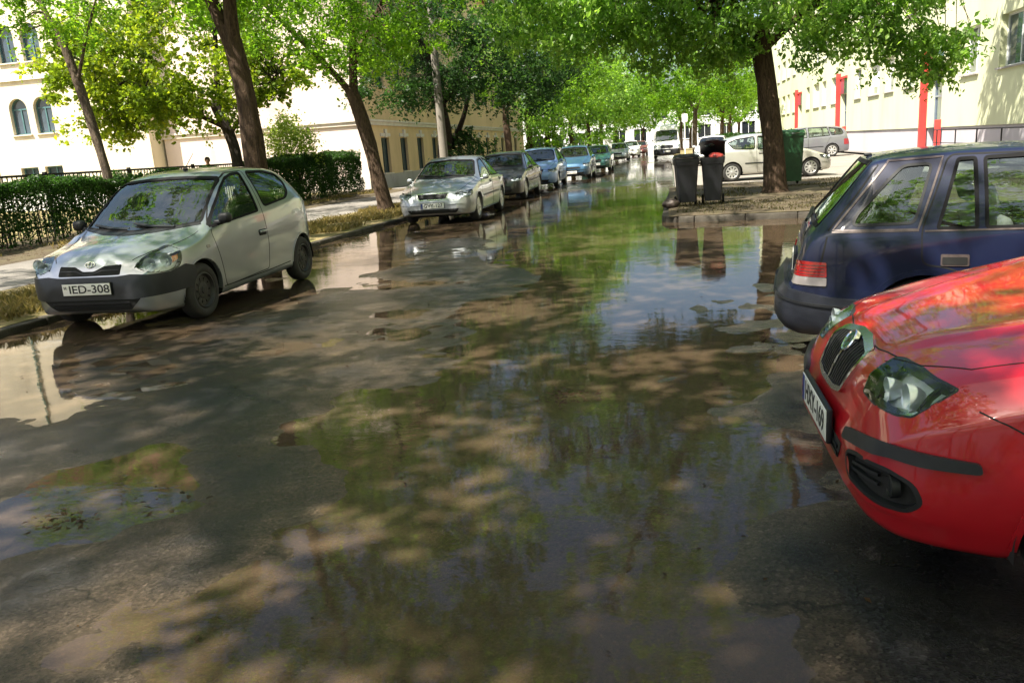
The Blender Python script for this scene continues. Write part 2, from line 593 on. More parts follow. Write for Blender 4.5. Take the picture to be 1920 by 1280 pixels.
        for i in range(n_ if closed else n_ - 1):
            a, b = 2 * i, 2 * ((i + 1) % n_)
            q = [a, b, b + 1, a + 1]
            nq = (V[b] - V[a]).cross(V[a + 1] - V[a])
            rev = nq.dot(hits[a][1]) < 0
            fs = [q, [a, a + base, b + base, b], [a + 1, b + 1, b + 1 + base, a + 1 + base]]
            F += [tuple(x[::-1]) if rev else tuple(x) for x in fs]
        if not build: return V, F
        o = mesh(name, V, F, mat, parent or s.root)
        return auto_smooth(o, 50)

    def window(s, name, poly, mode, parent=None, sd=1, frame=0.03, glass='glass', fmat='rubber', ins=-0.006):
        pr = parent or s.root
        s.snap(poly, mode, sd)
        s.state[s.facemask(poly, mode, sd)] = -1
        g = s.patch(name, poly, mode, M[glass], pr, off=ins, thick=0.0, sd=sd, res=0.05)
        if frame:
            s.strip('window_frame', poly, mode, frame, M[fmat], pr, off=0.003, thick=0.016, closed=True, sd=sd)
        return g

    def door(s, poly, sd, name='door'):
        me = bpy.data.meshes.new(name)
        o = link(name, me, s.mat, s.root)
        mk = s.facemask(poly, 'y', sd) & (s.state == 0)
        s.doors.append(o); s.state[mk] = len(s.doors)
        s.strip('door_gap', rounded(poly, 0.05), 'y', 0.009, M['dark'], o, off=0.0012, thick=0.004, closed=True, sd=sd)
        return o

    def finish(s, under=True):
        sp = s.sp
        # wheel arches
        for ax in (sp['fa'], sp['ra']):
            r = np.hypot(s.fc[:, 0] - ax, s.fc[:, 2] - sp['R'])
            mk = (r < sp['arch'] - 0.002) & (np.abs(s.fc[:, 1]) > 0.42) & (s.fc[:, 2] < sp['R'] + sp['arch'] + 0.02)
            s.state[mk] = -1
        def put(o, mk):
            ids = np.nonzero(mk)[0]
            used = np.unique(np.concatenate([np.array(s.F[k]) for k in ids])) if len(ids) else []
            mp = {int(v): i for i, v in enumerate(used)}
            fs = [tuple(mp[v] for v in s.F[k]) for k in ids]
            me = o.data
            me.from_pydata([tuple(s.V[v]) for v in used], [], fs)
            me.polygons.foreach_set("use_smooth", [True] * len(fs))
            me.normals_split_custom_set_from_vertices([tuple(s.nrm[v]) for v in used])
            me.update()
        for k, o in enumerate(s.doors): put(o, s.state == k + 1)
        body = link('body', bpy.data.meshes.new('body'), [s.mat], s.root)
        put(body, s.state == 0)
        # arch lips and inner wells
        lipm = sp.get('lipmat', s.mat)
        w2 = sp['W'] / 2
        well = MB()
        for ax in (sp['fa'], sp['ra']):
            for sd in (1, -1):
                a0 = math.asin(max(-1, (s.f['bot'](ax) + 0.075 - sp['R']) / sp['arch']))
                arc = [(ax + sp['arch'] * math.cos(t), sp['R'] + sp['arch'] * math.sin(t)) for t in np.linspace(a0, math.pi - a0, 26)]
                s.strip('wheel_arch', arc, 'y', sp.get('lip', 0.022), lipm, None, off=sp.get('lipoff', 0.006), thick=0.05, sd=sd, res=0.06)
                n0 = len(well.v)
                ra = sp['arch'] + 0.004
                v = []; f = []
                ts = np.linspace(a0 - 0.1, math.pi - a0 + 0.1, 18)
                for t in ts:
                    for yy in (w2 - 0.045, w2 - 0.30):
                        v.append((ax + ra * math.cos(t), sd * yy, sp['R'] + ra * math.sin(t)))
                for i in range(len(ts) - 1): f.append((2 * i, 2 * i + 1, 2 * i + 3, 2 * i + 2))
                f.append(tuple(2 * i + 1 for i in range(len(ts))))
                well.add(v, f)
        zb = sp['bot'][len(sp['bot']) // 2][1]
        if under:
            well.box(0.25, s.L - 0.25, -w2 + 0.33, w2 - 0.33, zb - 0.03, zb + 0.04)
        well.build('wheel_wells', M['dark'], s.root)
        s.wheels()
        return s

    def wheels(s):
        sp = s.sp
        rr = sp['R']; tw = sp.get('tw', 0.18)
        st = sp.get('wheel', 'cover'); rim_r = sp.get('rim', rr * 0.66)
        t = MB()
        prof = [(rim_r, -tw / 2 + .01), (rim_r + .01, -tw / 2), (rr - .05, -tw / 2 - .006), (rr - .02, -tw / 2 + .008), (rr - .004, -tw / 2 + .03), (rr, 0),
                (rr - .004, tw / 2 - .03), (rr - .02, tw / 2 - .008), (rr - .05, tw / 2 + .006), (rim_r + .01, tw / 2), (rim_r, tw / 2 - .01)]
        t.lathe(prof, 44)
        tm = bpy.data.meshes.new('wheel'); tm.from_pydata(t.v, [], t.f)
        tm.polygons.foreach_set("use_smooth", [True] * len(tm.polygons)); tm.materials.append(M['tyre'])
        rb = MB()
        h = tw / 2
        rb.lathe([(rim_r + .002, h - .004), (rim_r - .012, h + .002), (rim_r - .02, h - .008), (rim_r - .03, h - .03)], 44)
        ns, ww, hub = {'steel': (10, 0.6, 0.45), 'cover': (8, 0.62, 0.42), 'spoke': (7, 0.42, 0.3), 'multi': (9, 0.5, 0.38)}[st]
        zo = h - (0.03 if st == 'steel' else 0.008)
        outer = rim_r - .022
        inner = rim_r * hub
        mid_r = rim_r * (0.72 if st == 'steel' else 0.86)
        for k in range(ns):
            a = 2 * math.pi * k / ns
            da = math.pi / ns * ww
            pts = [(inner * math.cos(a - math.pi / ns), inner * math.sin(a - math.pi / ns)), (outer * math.cos(a - da), outer * math.sin(a - da)),
                   (outer * math.cos(a), outer * math.sin(a)),
                   (outer * math.cos(a + da), outer * math.sin(a + da)), (inner * math.cos(a + math.pi / ns), inner * math.sin(a + math.pi / ns))]
            rb.prism(pts, 0.018, Matrix.Translation((0, 0, zo - 0.018)))
        rb.lathe([(outer + .01, zo - .002), (mid_r, zo - .001), (mid_r, zo - .02), (outer + .01, zo - .022)], 40)
        rb.lathe([(inner * 1.02, zo - .018), (inner * 1.02, zo + .004), (inner * .8, zo + .010), (rim_r * .20, zo + .008), (rim_r * .17, zo + .018), (0.001, zo + .020)], 30)
        nbolt = 4
        rm = bpy.data.meshes.new('rim'); rm.from_pydata(rb.v, [], rb.f)
        rm.materials.append(M['steel_dark'] if st == 'steel' else sp.get('rimmat', M['alloy']))
        dk = MB(); dk.lathe([(rim_r, h - .04), (0.001, h - .045)], 30); dk.lathe([(rim_r, -h + .02), (0.001, -h + .02)], 30)  # dark back discs added to keep the gaps between the spokes dark
        dm = bpy.data.meshes.new('dark_back_disc'); dm.from_pydata(dk.v, [], dk.f); dm.materials.append(M['dark'])
        y = sp['W'] / 2 - tw / 2 - sp.get('inset', 0.025)
        for ax in (sp['fa'], sp['ra']):
            for sd in (1, -1):
                wo_ = link('wheel', tm, None, s.root)
                wo_.location = (ax, sd * y, rr)
                steer = sp.get('steer', 0.0) if ax == sp['fa'] else 0.0
                wo_.rotation_euler = (-R(90) * sd, 0, 0)
                wo_.rotation_mode = 'XYZ'
                mt = Matrix.Rotation(steer, 3, 'Z') @ Matrix.Rotation(-R(90) * sd, 3, 'X') @ Matrix.Rotation(rng.random() * 6, 3, 'Z')
                wo_.rotation_euler = mt.to_euler()
                for nm, me in (('rim', rm), ('dark_back_disc', dm)):
                    link(nm, me, None, wo_)
        auto = [tm]
        rm.polygons.foreach_set("use_smooth", [True] * len(rm.polygons)); rm.set_sharp_from_angle(angle=R(35))

    def interior(s, u0, mat='seat', floor=None, wheel_side=-1, rear=True):
        """dash, steering wheel, two front seats, rear bench; u0 = base of the windscreen"""
        sp = s.sp; w2 = sp['W'] / 2 - 0.12
        zf = floor or 0.28
        d = MB(); d.rbox(u0 - 0.02, u0 + 0.42, -w2 + .04, w2 - .04, 0.45, s.f['belt'](u0 + .2) - 0.03, 0.06)
        auto_smooth(d.build('dashboard', M['black'], s.root), 50)
        fl = MB(); fl.box(u0 + .1, s.L - .35, -w2 + .02, w2 - .02, zf - .04, zf)
        fl.build('floor', M['dark'], s.root)
        H = sp['H']
        for sd in (1, -1):
            q = MB()
            us = u0 + 1.05
            q.rbox(us - .28, us + .22, sd * .36 - .23, sd * .36 + .23, .32, .52, .06)
            T = Matrix.Translation((us + .2, sd * .36, .46)) @ Matrix.Rotation(R(18), 4, 'Y')
            q.rbox(-.05, .07, -.23, .23, 0, min(.62, H - .86), .06, T)
            q.rbox(-.03, .05, -.13, .13, min(.62, H - .86) + .03, min(.62, H - .86) + .2, .04, T)
            auto_smooth(q.build('seat', M[mat], s.root), 50)
        if rear:
            q = MB(); us = min(u0 + 1.95, s.L - .75)
            q.rbox(us - .3, us + .2, -.55, .55, .32, .54, .06)
            T = Matrix.Translation((us + .18, 0, .48)) @ Matrix.Rotation(R(20), 4, 'Y')
            q.rbox(-.05, .07, -.55, .55, 0, min(.5, H - .92), .06, T)
            for sd in (1, -1): q.rbox(-.03, .05, sd * .3 - .13, sd * .3 + .13, min(.5, H - .92) + .01, min(.5, H - .92) + .13, .04, T)
            auto_smooth(q.build('rear_seat', M[mat], s.root), 50)
        st = MB()
        T = Matrix.Translation((u0 + .58, wheel_side * .36, .80)) @ Matrix.Rotation(R(-65), 4, 'Y')
        st.tube([T @ Vector((.18 * math.cos(a), .18 * math.sin(a), 0)) for a in np.linspace(0, 2 * math.pi, 25)], .014, 6, cap=False)
        st.rbox(-.17, .17, -.03, .03, -.02, .01, .01, T)
        auto_smooth(st.build('steering_wheel', M['black'], s.root))

    def plate(s, text, mode, y, z, band=True, w=0.52, h=0.11, off=0.02, tilt=None, blue=True):
        """number plate held on bumper: flat panel with raised lettering"""
        h0, n0 = s.cast((y, z), mode)
        n_ = Vector((n0.x, 0, n0.z * 0.3)).normalized()
        if tilt is not None: n_ = Matrix.Rotation(tilt, 3, 'Z') @ n_
        side = Vector((0, 0, 1)).cross(n_).normalized()
        up = n_.cross(side)
        T = Matrix((( side.x, up.x, n_.x), (side.y, up.y, n_.y), (side.z, up.z, n_.z))).to_4x4()
        T.translation = h0 + n_ * off
        b = MB(); b.rbox(-w / 2 - .008, w / 2 + .008, -h / 2 - .008, h / 2 + .008, -.02, .0, .006, T)
        holder = auto_smooth(b.build('licence_plate', M['black'], s.root), 50)
        b = MB(); b.rbox(-w / 2, w / 2, -h / 2, h / 2, -.002, .003, .002, T)
        auto_smooth(b.build('plate_face', M['plate'], holder), 50)
        if blue:
            b = MB(); b.box(-w / 2 + .004, -w / 2 + .042, -h / 2 + .004, h / 2 - .004, .003, .0042, T)
            b.build('blue_band', M['plate_blue'], holder)
        text_on(text, holder, T @ Matrix.Translation((0.018 if blue else .03, -.001, .0035)), h * 0.98, w * (0.80 if blue else .84))
        return holder

def text_on(text, parent, T, size, width, mat='ink', name='lettering'):
    cu = bpy.data.curves.new(name, 'FONT')
    cu.body = text; cu.size = size; cu.align_x = 'CENTER'; cu.align_y = 'CENTER'; cu.extrude = 0.0012
    cu.offset = size * 0.012
    tmp = bpy.data.objects.new(name, cu)
    COL.objects.link(tmp)
    bpy.context.view_layer.update()
    dg = bpy.context.evaluated_depsgraph_get()
    me = bpy.data.meshes.new_from_object(tmp.evaluated_get(dg))
    bpy.data.objects.remove(tmp)
    xs = [v.co.x for v in me.vertices]
    k = width / (max(xs) - min(xs)) if xs else 1
    me.transform(T @ Matrix.Diagonal((k, 1.0, 1, 1)))
    me.materials.clear()
    return link(name, me, M[mat], parent)
# ---- body outlines (u runs from the front bumper rearwards)
def hatch(L, W, H, fa, wb, Rr, cowl=1.0, cz=0.98, hood=0.72, roof0=1.75, roofL=None, wheel='cover', nose=0.5, tail='hatch', zb=0.19, arch=None, belt=0.90):
    rl = roofL or L - 0.75
    top = [(0, nose), (.03, nose + .09), (.10, hood - .05), (.22, hood), (.6, hood + .55 * (cz - .02 - hood)), (cowl - .05, cz - .02), (cowl, cz),
           (cowl + .35, cz + .47 * (H - .06 - cz)), (roof0, H - .06), (roof0 + .35, H - .008), (roof0 + .8, H), (rl - .3, H - .035), (rl, H - .10)]
    if tail == 'hatch':
        top += [(L - .28, H - .40), (L - .12, .86), (L - .03, .68), (L, .5)]
        belts = [(L - .3, belt + .04), (L - .05, .70), (L, .45)]
    elif tail == 'wagon':
        top += [(L - .20, H - .28), (L - .10, .92), (L - .03, .70), (L, .5)]
        belts = [(L - .3, belt + .04), (L - .05, .72), (L, .45)]
    else:      # saloon
        top = top[:-2] + [(rl - .45, H - .03), (rl - .15, H - .12), (rl + .38, .985), (rl + .5, .965), (L - .12, .93), (L - .04, .80), (L, .55)]
        belts = [(L - .3, belt), (L - .05, .72), (L, .48)]
    w = W / 2
    return dict(L=L, W=W, H=H, fa=fa, ra=fa + wb, R=Rr, arch=arch or Rr + .045, wheel=wheel, top=top,
                bot=[(0, .30), (.08, .21), (.3, zb), (L / 2, zb), (L - .4, zb + .04), (L - .08, .27), (L, .36)],
                belt=[(0, nose - .06), (.1, hood - .10), (.3, hood - .06), (cowl, cz - .11), (cowl + .4, belt - .03), (L * .6, belt + .02)] + belts,
                plan=[(0, w * .62), (.04, w * .74), (.10, w * .84), (.22, w * .925), (.45, w * .98), (.8, w), (L - 1.0, w), (L - .35, w * .97), (L - .12, w * .88), (L - .03, w * .74), (L, w * .62)],
                rail=[(0, w * .45), (.1, w * .58), (.5, w * .74), (cowl, w * .83), (cowl + .35, w * .77), (roof0, w * .685), (roof0 + .6, w * .675), (rl, w * .64), (L - .2, w * .70), (L, w * .45)],
                crown=[(0, .04), (.2, .05), (cowl, .055), (cowl + .3, .045), (roof0, .05), (rl, .05), (L, .05)])

def wing_mirror(c, u, z, mat, sd, y=None):
    h, n_ = c.cast((u, z), 'y', sd)
    b = MB()
    yy = h.y + sd * 0.03
    b.rbox(u - .05, u + .055, min(yy, yy + sd * .14), max(yy, yy + sd * .14), z - .015, z + .095, .042)
    b.rbox(u - .03, u + .03, min(h.y - sd * .02, yy + sd * .03), max(h.y - sd * .02, yy + sd * .03), z - .02, z + .02, .01)
    return auto_smooth(b.build('wing_mirror', mat, c.root), 60)

def headlight(c, poly, mode, bowls, sd=1, depth=0.07, dark=None, bowl_r=0.06):
    """recessed lamp: dark surround, bright bowls, clear cover"""
    hl = c.patch('headlight', poly, mode, dark or M['reflector'], off=-depth, thick=0.0, sd=sd, res=.03, cut=True)
    for (a, b, r) in bowls:
        bt = MB()
        h, n_ = c.cast((a, b), mode, sd)
        ax = Vector((-1, 0, 0)); ctr = h - n_ * (depth * .35)
        q = ax.to_track_quat('Z', 'Y').to_matrix().to_4x4(); q.translation = ctr
        bt.lathe([(r, .004), (r * 1.06, .008), (r * .96, -.012), (r * .75, -.030), (r * .45, -.045), (r * .22, -.048), (r * .2, -.02), (.001, -.012)], 22, q)
        auto_smooth(bt.build('reflector', M['reflector'], hl), 50)
    # side wall between lamp floor and sheet metal
    c.strip('lamp_rim', poly, mode, .006, M['grey_plastic'], hl, off=.0005, thick=depth, closed=True, sd=sd)
    c.patch('lamp_cover', poly, mode, M['lens'], hl, off=.001, thick=0.0, sd=sd, res=.03)
    return hl

def handle(c, u, z, sd, mat, parent, w=.19, h=.035):
    p, n_ = c.cast((u, z), 'y', sd)
    o = c.patch('door_handle_recess', rounded([(u - w / 2 - .012, z - h), (u + w / 2 + .012, z - h), (u + w / 2 + .012, z + h), (u - w / 2 - .012, z + h)], .02), 'y', M['dark'], parent, off=.001, thick=.003, sd=sd)
    b = MB()
    y = p.y + sd * .012
    b.rbox(u - w / 2, u + w / 2, y - .011, y + .011, z - h * .1, z + h * .75, .01)
    auto_smooth(b.build('door_handle', mat, parent), 50)

M['ink_green'] = simple('badge_green', (0.02, 0.10, 0.06), 0.3)
M['trim'] = simple('worn_trim', (0.085, 0.066, 0.064), 0.4, 0.3, var=0.35, scale=25)
M['bumper'] = simple('bumper_black', (0.013, 0.015, 0.022), 0.42, var=0.3, scale=8, bmp=0.08, bscale=60)
cars = {}
# ------------------------------------------------------------------ silver hatchback (left foreground)
P_silver = paint("paint_silver", (0.35, 0.375, 0.41), 0.8, 0.32, dirt=0.15, dirtcol=(0.24, 0.235, 0.22))
P_red = paint("paint_red", (0.33, 0.0025, 0.009), 0.0, 0.35, dirt=0.05, dirtcol=(0.22, 0.03, 0.03))
P_navy = paint("paint_navy", (0.0018, 0.0054, 0.027), 0.0, 0.5, coat=0.55, dirt=0.14, dirtcol=(0.03, 0.03, 0.045))

def build_silver_hatch(loc, rz):
    w = .83
    sp = dict(L=3.615, W=1.66, H=1.50, fa=.68, ra=3.05, R=.285, arch=.335, wheel='steel', lip=.016, steer=R(0), rim=.185, tw=.165,
              top=[(0, .50), (.02, .565), (.05, .62), (.10, .685), (.18, .745), (.3, .80), (.6, .87), (.80, .92), (.90, .96), (1.2, 1.165), (1.56, 1.405), (1.8, 1.48), (2.2, 1.515), (2.8, 1.495), (3.2, 1.425), (3.36, 1.30), (3.47, 1.08), (3.55, .92), (3.6, .70), (3.615, .5)],
              bot=[(0, .30), (.04, .22), (.12, .18), (.3, .17), (1.8, .19), (3.3, .22), (3.5, .27), (3.615, .36)],
              belt=[(0, .44), (.05, .55), (.12, .62), (.25, .69), (.5, .77), (.95, .885), (1.3, .93), (2.2, .985), (3.1, 1.06), (3.4, 1.02), (3.55, .82), (3.615, .45)],
              plan=[(0, .46), (.03, .55), (.08, .635), (.16, .71), (.3, .78), (.5, .815), (.8, .83), (2.8, .83), (3.2, .805), (3.45, .735), (3.57, .64), (3.615, .52)],
              rail=[(0, .33), (.06, .42), (.2, .52), (.5, .60), (.9, .675), (1.2, .65), (1.58, .605), (2.0, .585), (2.9, .55), (3.3, .52), (3.5, .56), (3.615, .4)],
              crown=[(0, .03), (.1, .05), (.3, .07), (.7, .08), (.92, .07), (1.2, .05), (1.58, .05), (2.4, .06), (3.2, .06), (3.615, .05)], midz=.55)
    c = Car('parked_car', 'small silver hatchback with black front bumper band, parked at the left kerb', 'car', sp, loc, rz, P_silver, 'cars parked along the left kerb')
    for sd in (1, -1):
        d = c.door([(1.10, .26), (1.03, .55), (.94, .86), (1.25, 1.16), (1.55, 1.36), (1.78, 1.44), (2.14, 1.452), (2.10, .98), (2.12, .60), (2.08, .30)], sd)
        c.window('side_window', rounded([(.985, .905), (1.22, 1.075), (1.52, 1.285), (1.70, 1.385), (1.86, 1.42), (2.055, 1.43), (2.015, .985)], .03), 'y', d, sd, frame=.024)
        c.window('quarter_window', rounded([(2.185, 1.025), (2.205, 1.435), (2.70, 1.425), (2.98, 1.37), (3.02, 1.28), (2.93, 1.16), (2.78, 1.085)], .06), 'y', None, sd, frame=.024)
        handle(c, 2.0, .735, sd, P_silver, d, w=.16)
        wing_mirror(c, 1.13, .94, M['black'], sd)
        hp = [(.405 * sd, .635), (.47 * sd, .70), (.585 * sd, .752), (.69 * sd, .782), (.755 * sd, .78), (.79 * sd, .74), (.785 * sd, .65), (.745 * sd, .585), (.66 * sd, .56), (.53 * sd, .565), (.45 * sd, .60)]
        headlight(c, rounded(hp, .03, 3), 'c', [(.52 * sd, .65, .065), (.655 * sd, .665, .06)], sd, .06)
        c.patch('amber_lamp', rounded([(.70 * sd, .63), (.77 * sd, .66), (.77 * sd, .73), (.71 * sd, .72)], .02), 'c', M['amber_lens'], off=-.03, thick=.004)
        c.patch('side_indicator', rounded([(.80, .70), (.86, .70), (.86, .735), (.80, .735)], .015), 'y', M['clear_lens'], sd=sd)
        # bonnet shut line
        c.strip('bonnet_gap', [(.14, .42 * sd), (.24, .50 * sd), (.5, .60 * sd), (.88, .70 * sd)], 'z', .008, M['dark'], off=.0012, thick=.004)
        c.strip('sill_line', [(1.05, .262), (2.0, .275), (2.65, .30)], 'y', .012, M['dark'], off=.001, thick=.003, sd=sd)
        c.patch('tail_lamp', rounded([(.50 * sd, .72), (.72 * sd, .74), (.70 * sd, 1.0), (.58 * sd, .98)], .03), 'X', M['red_lens'])
    c.window('windscreen', rounded([(-.67, .955), (-.3, .918), (0, .908), (.3, .918), (.67, .955), (.60, 1.355), (.56, 1.395), (.25, 1.415), (0, 1.42), (-.25, 1.415), (-.56, 1.395), (-.60, 1.355)], .03), 'x', frame=.026)
    c.window('rear_window', rounded([(-.5, 1.02), (.5, 1.02), (.46, 1.34), (-.46, 1.34)], .06), 'X')
    c.patch('cowl_panel', [(-.685, .935), (-.3, .893), (0, .882), (.3, .893), (.685, .935), (.67, .953), (.3, .916), (0, .906), (-.3, .916), (-.67, .953)], 'x', M['black'])
    for a in (-.45, .05):
        c.strip('wiper', [(a, .925), (a + .25, .94), (a + .50, .975)], 'x', .014, M['black'], off=.02, thick=.014)
    # bumper: dark band round the nose, dark mouth under it, silver lip at the sides
    k = .93
    c.patch('front_bumper', [(-.855, .37), (-.40, .335), (.40, .335), (.855, .37), (.90, .45), (.91, .565), (.80, .60), (.66, .555), (.50, .552), (.37, .56), (.28, .55), (-.28, .55), (-.37, .56), (-.50, .552), (-.66, .555), (-.80, .60), (-.91, .565), (-.90, .45)], 'c', M['grey_plastic'], off=.014, thick=.03, res=.03)
    c.patch('lower_grille', rounded([(-.34, .225), (.34, .225), (.43, .34), (-.43, .34)], .02), 'c', M['dark'], off=.004, thick=.01)
    for z in (.27, .305):
        c.strip('grille_bar', [(-.34, z), (.34, z)], 'c', .012, M['black'], off=.010, thick=.012)
    c.patch('grille', rounded([(-.335, .565), (.335, .565), (.335, .658), (.16, .650), (.06, .605), (-.06, .605), (-.16, .650), (-.335, .658)], .015), 'x', M['dark'], off=.003, thick=.01)
    c.strip('grille_bar', [(-.32, .61), (-.14, .608), (-.05, .58), (.05, .58), (.14, .608), (.32, .61)], 'x', .010, M['black'], off=.008, thick=.01)
    # emblem: three interlocked ovals
    e = MB()
    h, n_ = c.cast((0, .665), 'x')
    T = n_.to_track_quat('Z', 'Y').to_matrix().to_4x4(); T.translation = h + n_ * .006
    for (rx, ry, oy) in ((.05, .034, 0), (.018, .032, 0), (.034, .012, .014)):
        e.tube([T @ Vector((rx * math.cos(a), ry * math.sin(a) + oy, 0)) for a in np.linspace(0, 2 * math.pi, 25)], .0045, 6, cap=False)
    auto_smooth(e.build('emblem', M['chrome'], c.root))
    c.plate('IED-308', 'x', 0.0, .445, blue=False, off=.034)
    hold = [o for o in c.root.children if o.name.startswith('licence_plate')][0]
    h0, n0 = c.cast((0, .445), 'x')
    text_on('H', hold, Matrix(((0, 0, -1, h0.x - .0385), (-1, 0, 0, .228), (0, 1, 0, h0.z + .018), (0, 0, 0, 1))), .04, .024, name='country_letter')
    ant = MB(); h, _ = c.cast((1.95, 0), 'z')
    ant.rbox(1.91, 1.97, -.02, .02, h.z - .005, h.z + .025, .01)
    ant.tube([h + Vector((-.02, 0, .015)), h + Vector((.20, 0, .19))], [.005, .003], 6)
    auto_smooth(ant.build('antenna', M['black'], c.root))
    c.interior(1.02)
    return c.finish()

# ------------------------------------------------------------------ red hatchback (right foreground)
def build_red_hatch(loc, rz):
    sp = dict(L=3.96, W=1.646, H=1.45, fa=.73, ra=3.19, R=.30, arch=.355, wheel='cover', lip=.02, rim=.19,
              top=[(0, .50), (.02, .56), (.05, .635), (.08, .69), (.12, .725), (.2, .765), (.5, .845), (1.0, .95), (1.1, .985), (1.4, 1.17), (1.75, 1.36), (2.05, 1.435), (2.5, 1.45), (3.1, 1.42), (3.45, 1.34), (3.7, 1.05), (3.84, .90), (3.93, .7), (3.96, .5)],
              bot=[(0, .34), (.04, .285), (.12, .255), (.3, .245), (.6, .23), (1.2, .19), (2, .19), (3.6, .22), (3.85, .27), (3.96, .36)],
              belt=[(0, .44), (.05, .53), (.12, .60), (.25, .655), (.5, .73), (1.0, .835), (1.4, .90), (3.0, .95), (3.6, .95), (3.85, .75), (3.96, .45)],
              plan=[(0, .48), (.03, .575), (.08, .655), (.16, .715), (.28, .762), (.45, .797), (.7, .82), (1.0, .823), (3.0, .823), (3.6, .79), (3.85, .70), (3.93, .6), (3.96, .5)],
              rail=[(0, .36), (.08, .50), (.2, .61), (.5, .69), (1.05, .735), (1.4, .64), (1.8, .57), (2.5, .56), (3.4, .53), (3.8, .55), (3.96, .4)],
              crown=[(0, .03), (.1, .04), (.3, .04), (1.0, .042), (1.4, .045), (1.8, .05), (3.4, .05), (3.96, .05)], midz=.5,
              ridge=[(.13, .26, 1.05, .56, .012, .028)], shoulder=.98)
    c = Car('parked_car', 'red hatchback with black bumper strip and chrome framed grille, cut off at right', 'car', sp, loc, rz, P_red, 'cars parked in the right bay', nu=240, it=3)
    gp = rounded([(-.185, .588), (-.09, .572), (.09, .572), (.185, .588), (.218, .695), (.19, .722), (.06, .738), (-.06, .738), (-.19, .722), (-.218, .695)], .012)
    g = c.patch('grille', gp, 'x', M['dark'], off=.004, thick=.01)
    c.strip('grille_surround', gp, 'x', .017, M['chrome'], g, off=.012, thick=.018, closed=True)
    c.strip('grille_bar', [(0, .58), (0, .73)], 'x', .016, M['chrome'], g, off=.013, thick=.01)
    for k in range(1, 8):
        for sd in (1, -1):
            x = .026 * k * sd
            c.strip('grille_slat', [(x * .9, .585), (x * 1.03, .718)], 'x', .006, M['ink'], g, off=.008, thick=.008)
    # emblem: ringed disc with a winged arrow
    h, n_ = c.cast((0, .712), 'x')
    n_ = (n_ + Vector((-.8, 0, .15))).normalized()
    T = n_.to_track_quat('Z', 'Y').to_matrix().to_4x4(); T.translation = h + n_ * .016
    e = MB(); e.lathe([(.044, -.012), (.046, .002), (.042, .006), (.036, .003), (.036, .001)], 30, T)
    em = auto_smooth(e.build('emblem', M['chrome'], c.root), 40)
    e = MB(); e.lathe([(.036, .0015), (.001, .0018)], 30, T); e.build('emblem_disc', M['ink_green'], em)
    e = MB()
    e.prism([(-.020, -.012), (.022, -.004), (.022, .001), (-.012, -.002)], .003, T)
    e.prism([(-.010, .0), (.010, .003), (.004, .010), (-.004, .020), (-.010, .014)], .003, T)
    e.build('winged_arrow', M['chrome'], em)
    for sd in (1, -1):
        hp = [(.315 * sd, .742), (.295 * sd, .69), (.315 * sd, .640), (.40 * sd, .634), (.50 * sd, .636), (.545 * sd, .645), (.612 * sd, .730), (.58 * sd, .737), (.46 * sd, .748), (.36 * sd, .748)]
        hl = headlight(c, rounded(hp, .007, 3), 'c', [(.405 * sd, .688, .036), (.495 * sd, .688, .044)], sd, .05, dark=M['reflector'])
        c.patch('lamp_bezel', rounded([(.31 * sd, .730), (.342 * sd, .665), (.37 * sd, .645), (.385 * sd, .648), (.368 * sd, .70), (.370 * sd, .742)], .008), 'c', M['black'], hl, off=-.015, thick=.02)
        c.strip('lamp_bar', [(.385 * sd, .650), (.46 * sd, .646), (.545 * sd, .658)], 'c', .016, M['chrome'], hl, off=-.018, thick=.02)
        c.strip('lamp_bar', [(.535 * sd, .650), (.550 * sd, .738)], 'c', .010, M['black'], hl, off=-.02, thick=.02)
        c.patch('bumper_strip', rounded([(.312 * sd, .486), (.318 * sd, .526), (.45 * sd, .552), (.53 * sd, .566), (.60 * sd, .562), (.70 * sd, .554), (.706 * sd, .524), (.60 * sd, .522), (.53 * sd, .528), (.44 * sd, .508)], .012), 'c', M['grey_plastic'], off=.016, thick=.024)
        fg = c.patch('fog_grille', rounded([(.345 * sd, .462), (.41 * sd, .480), (.52 * sd, .486), (.58 * sd, .462), (.600 * sd, .408), (.57 * sd, .372), (.50 * sd, .368), (.41 * sd, .385), (.350 * sd, .405)], .02), 'c', M['dark'], off=-.025, thick=0, cut=True)
        pf = rounded([(.345 * sd, .462), (.41 * sd, .480), (.52 * sd, .486), (.58 * sd, .462), (.600 * sd, .408), (.57 * sd, .372), (.50 * sd, .368), (.41 * sd, .385), (.350 * sd, .405)], .02)
        c.strip('fog_grille_rim', pf, 'c', .012, M['black'], fg, off=.001, thick=.03, closed=True)
        for dz in (.018, .038):
            c.strip('fog_grille_bar', [(.38 * sd, .405 + dz), (.49 * sd, .395 + dz * 1.5)], 'c', .010, M['black'], fg, off=-.008, thick=.014)
        h, n_ = c.cast((.525 * sd, .432), 'c')
        e = MB(); T = Vector((-1, 0, 0)).to_track_quat('Z', 'Y').to_matrix().to_4x4(); T.translation = h - n_ * .014
        e.lathe([(.034, -.02), (.036, .004), (.032, .006), (.030, .0), (.001, .004)], 24, T)
        auto_smooth(e.build('fog_lamp', M['black'], fg), 50)
        c.strip('bonnet_gap', [(.155, .33 * sd), (.20, .46 * sd), (.30, .585 * sd), (.42, .622 * sd), (.7, .655 * sd), (1.05, .70 * sd)], 'z', .0045, M['dark'], off=.0012, thick=.004)
        c.strip('bumper_gap', [(.28, .69), (.34, .665), (.385, .64)], 'y', .0045, M['dark'], off=.0012, thick=.004, sd=sd)
        c.patch('side_indicator', rounded([(1.02, .70), (1.08, .70), (1.08, .73), (1.02, .73)], .01), 'y', M['amber_lens'], sd=sd)
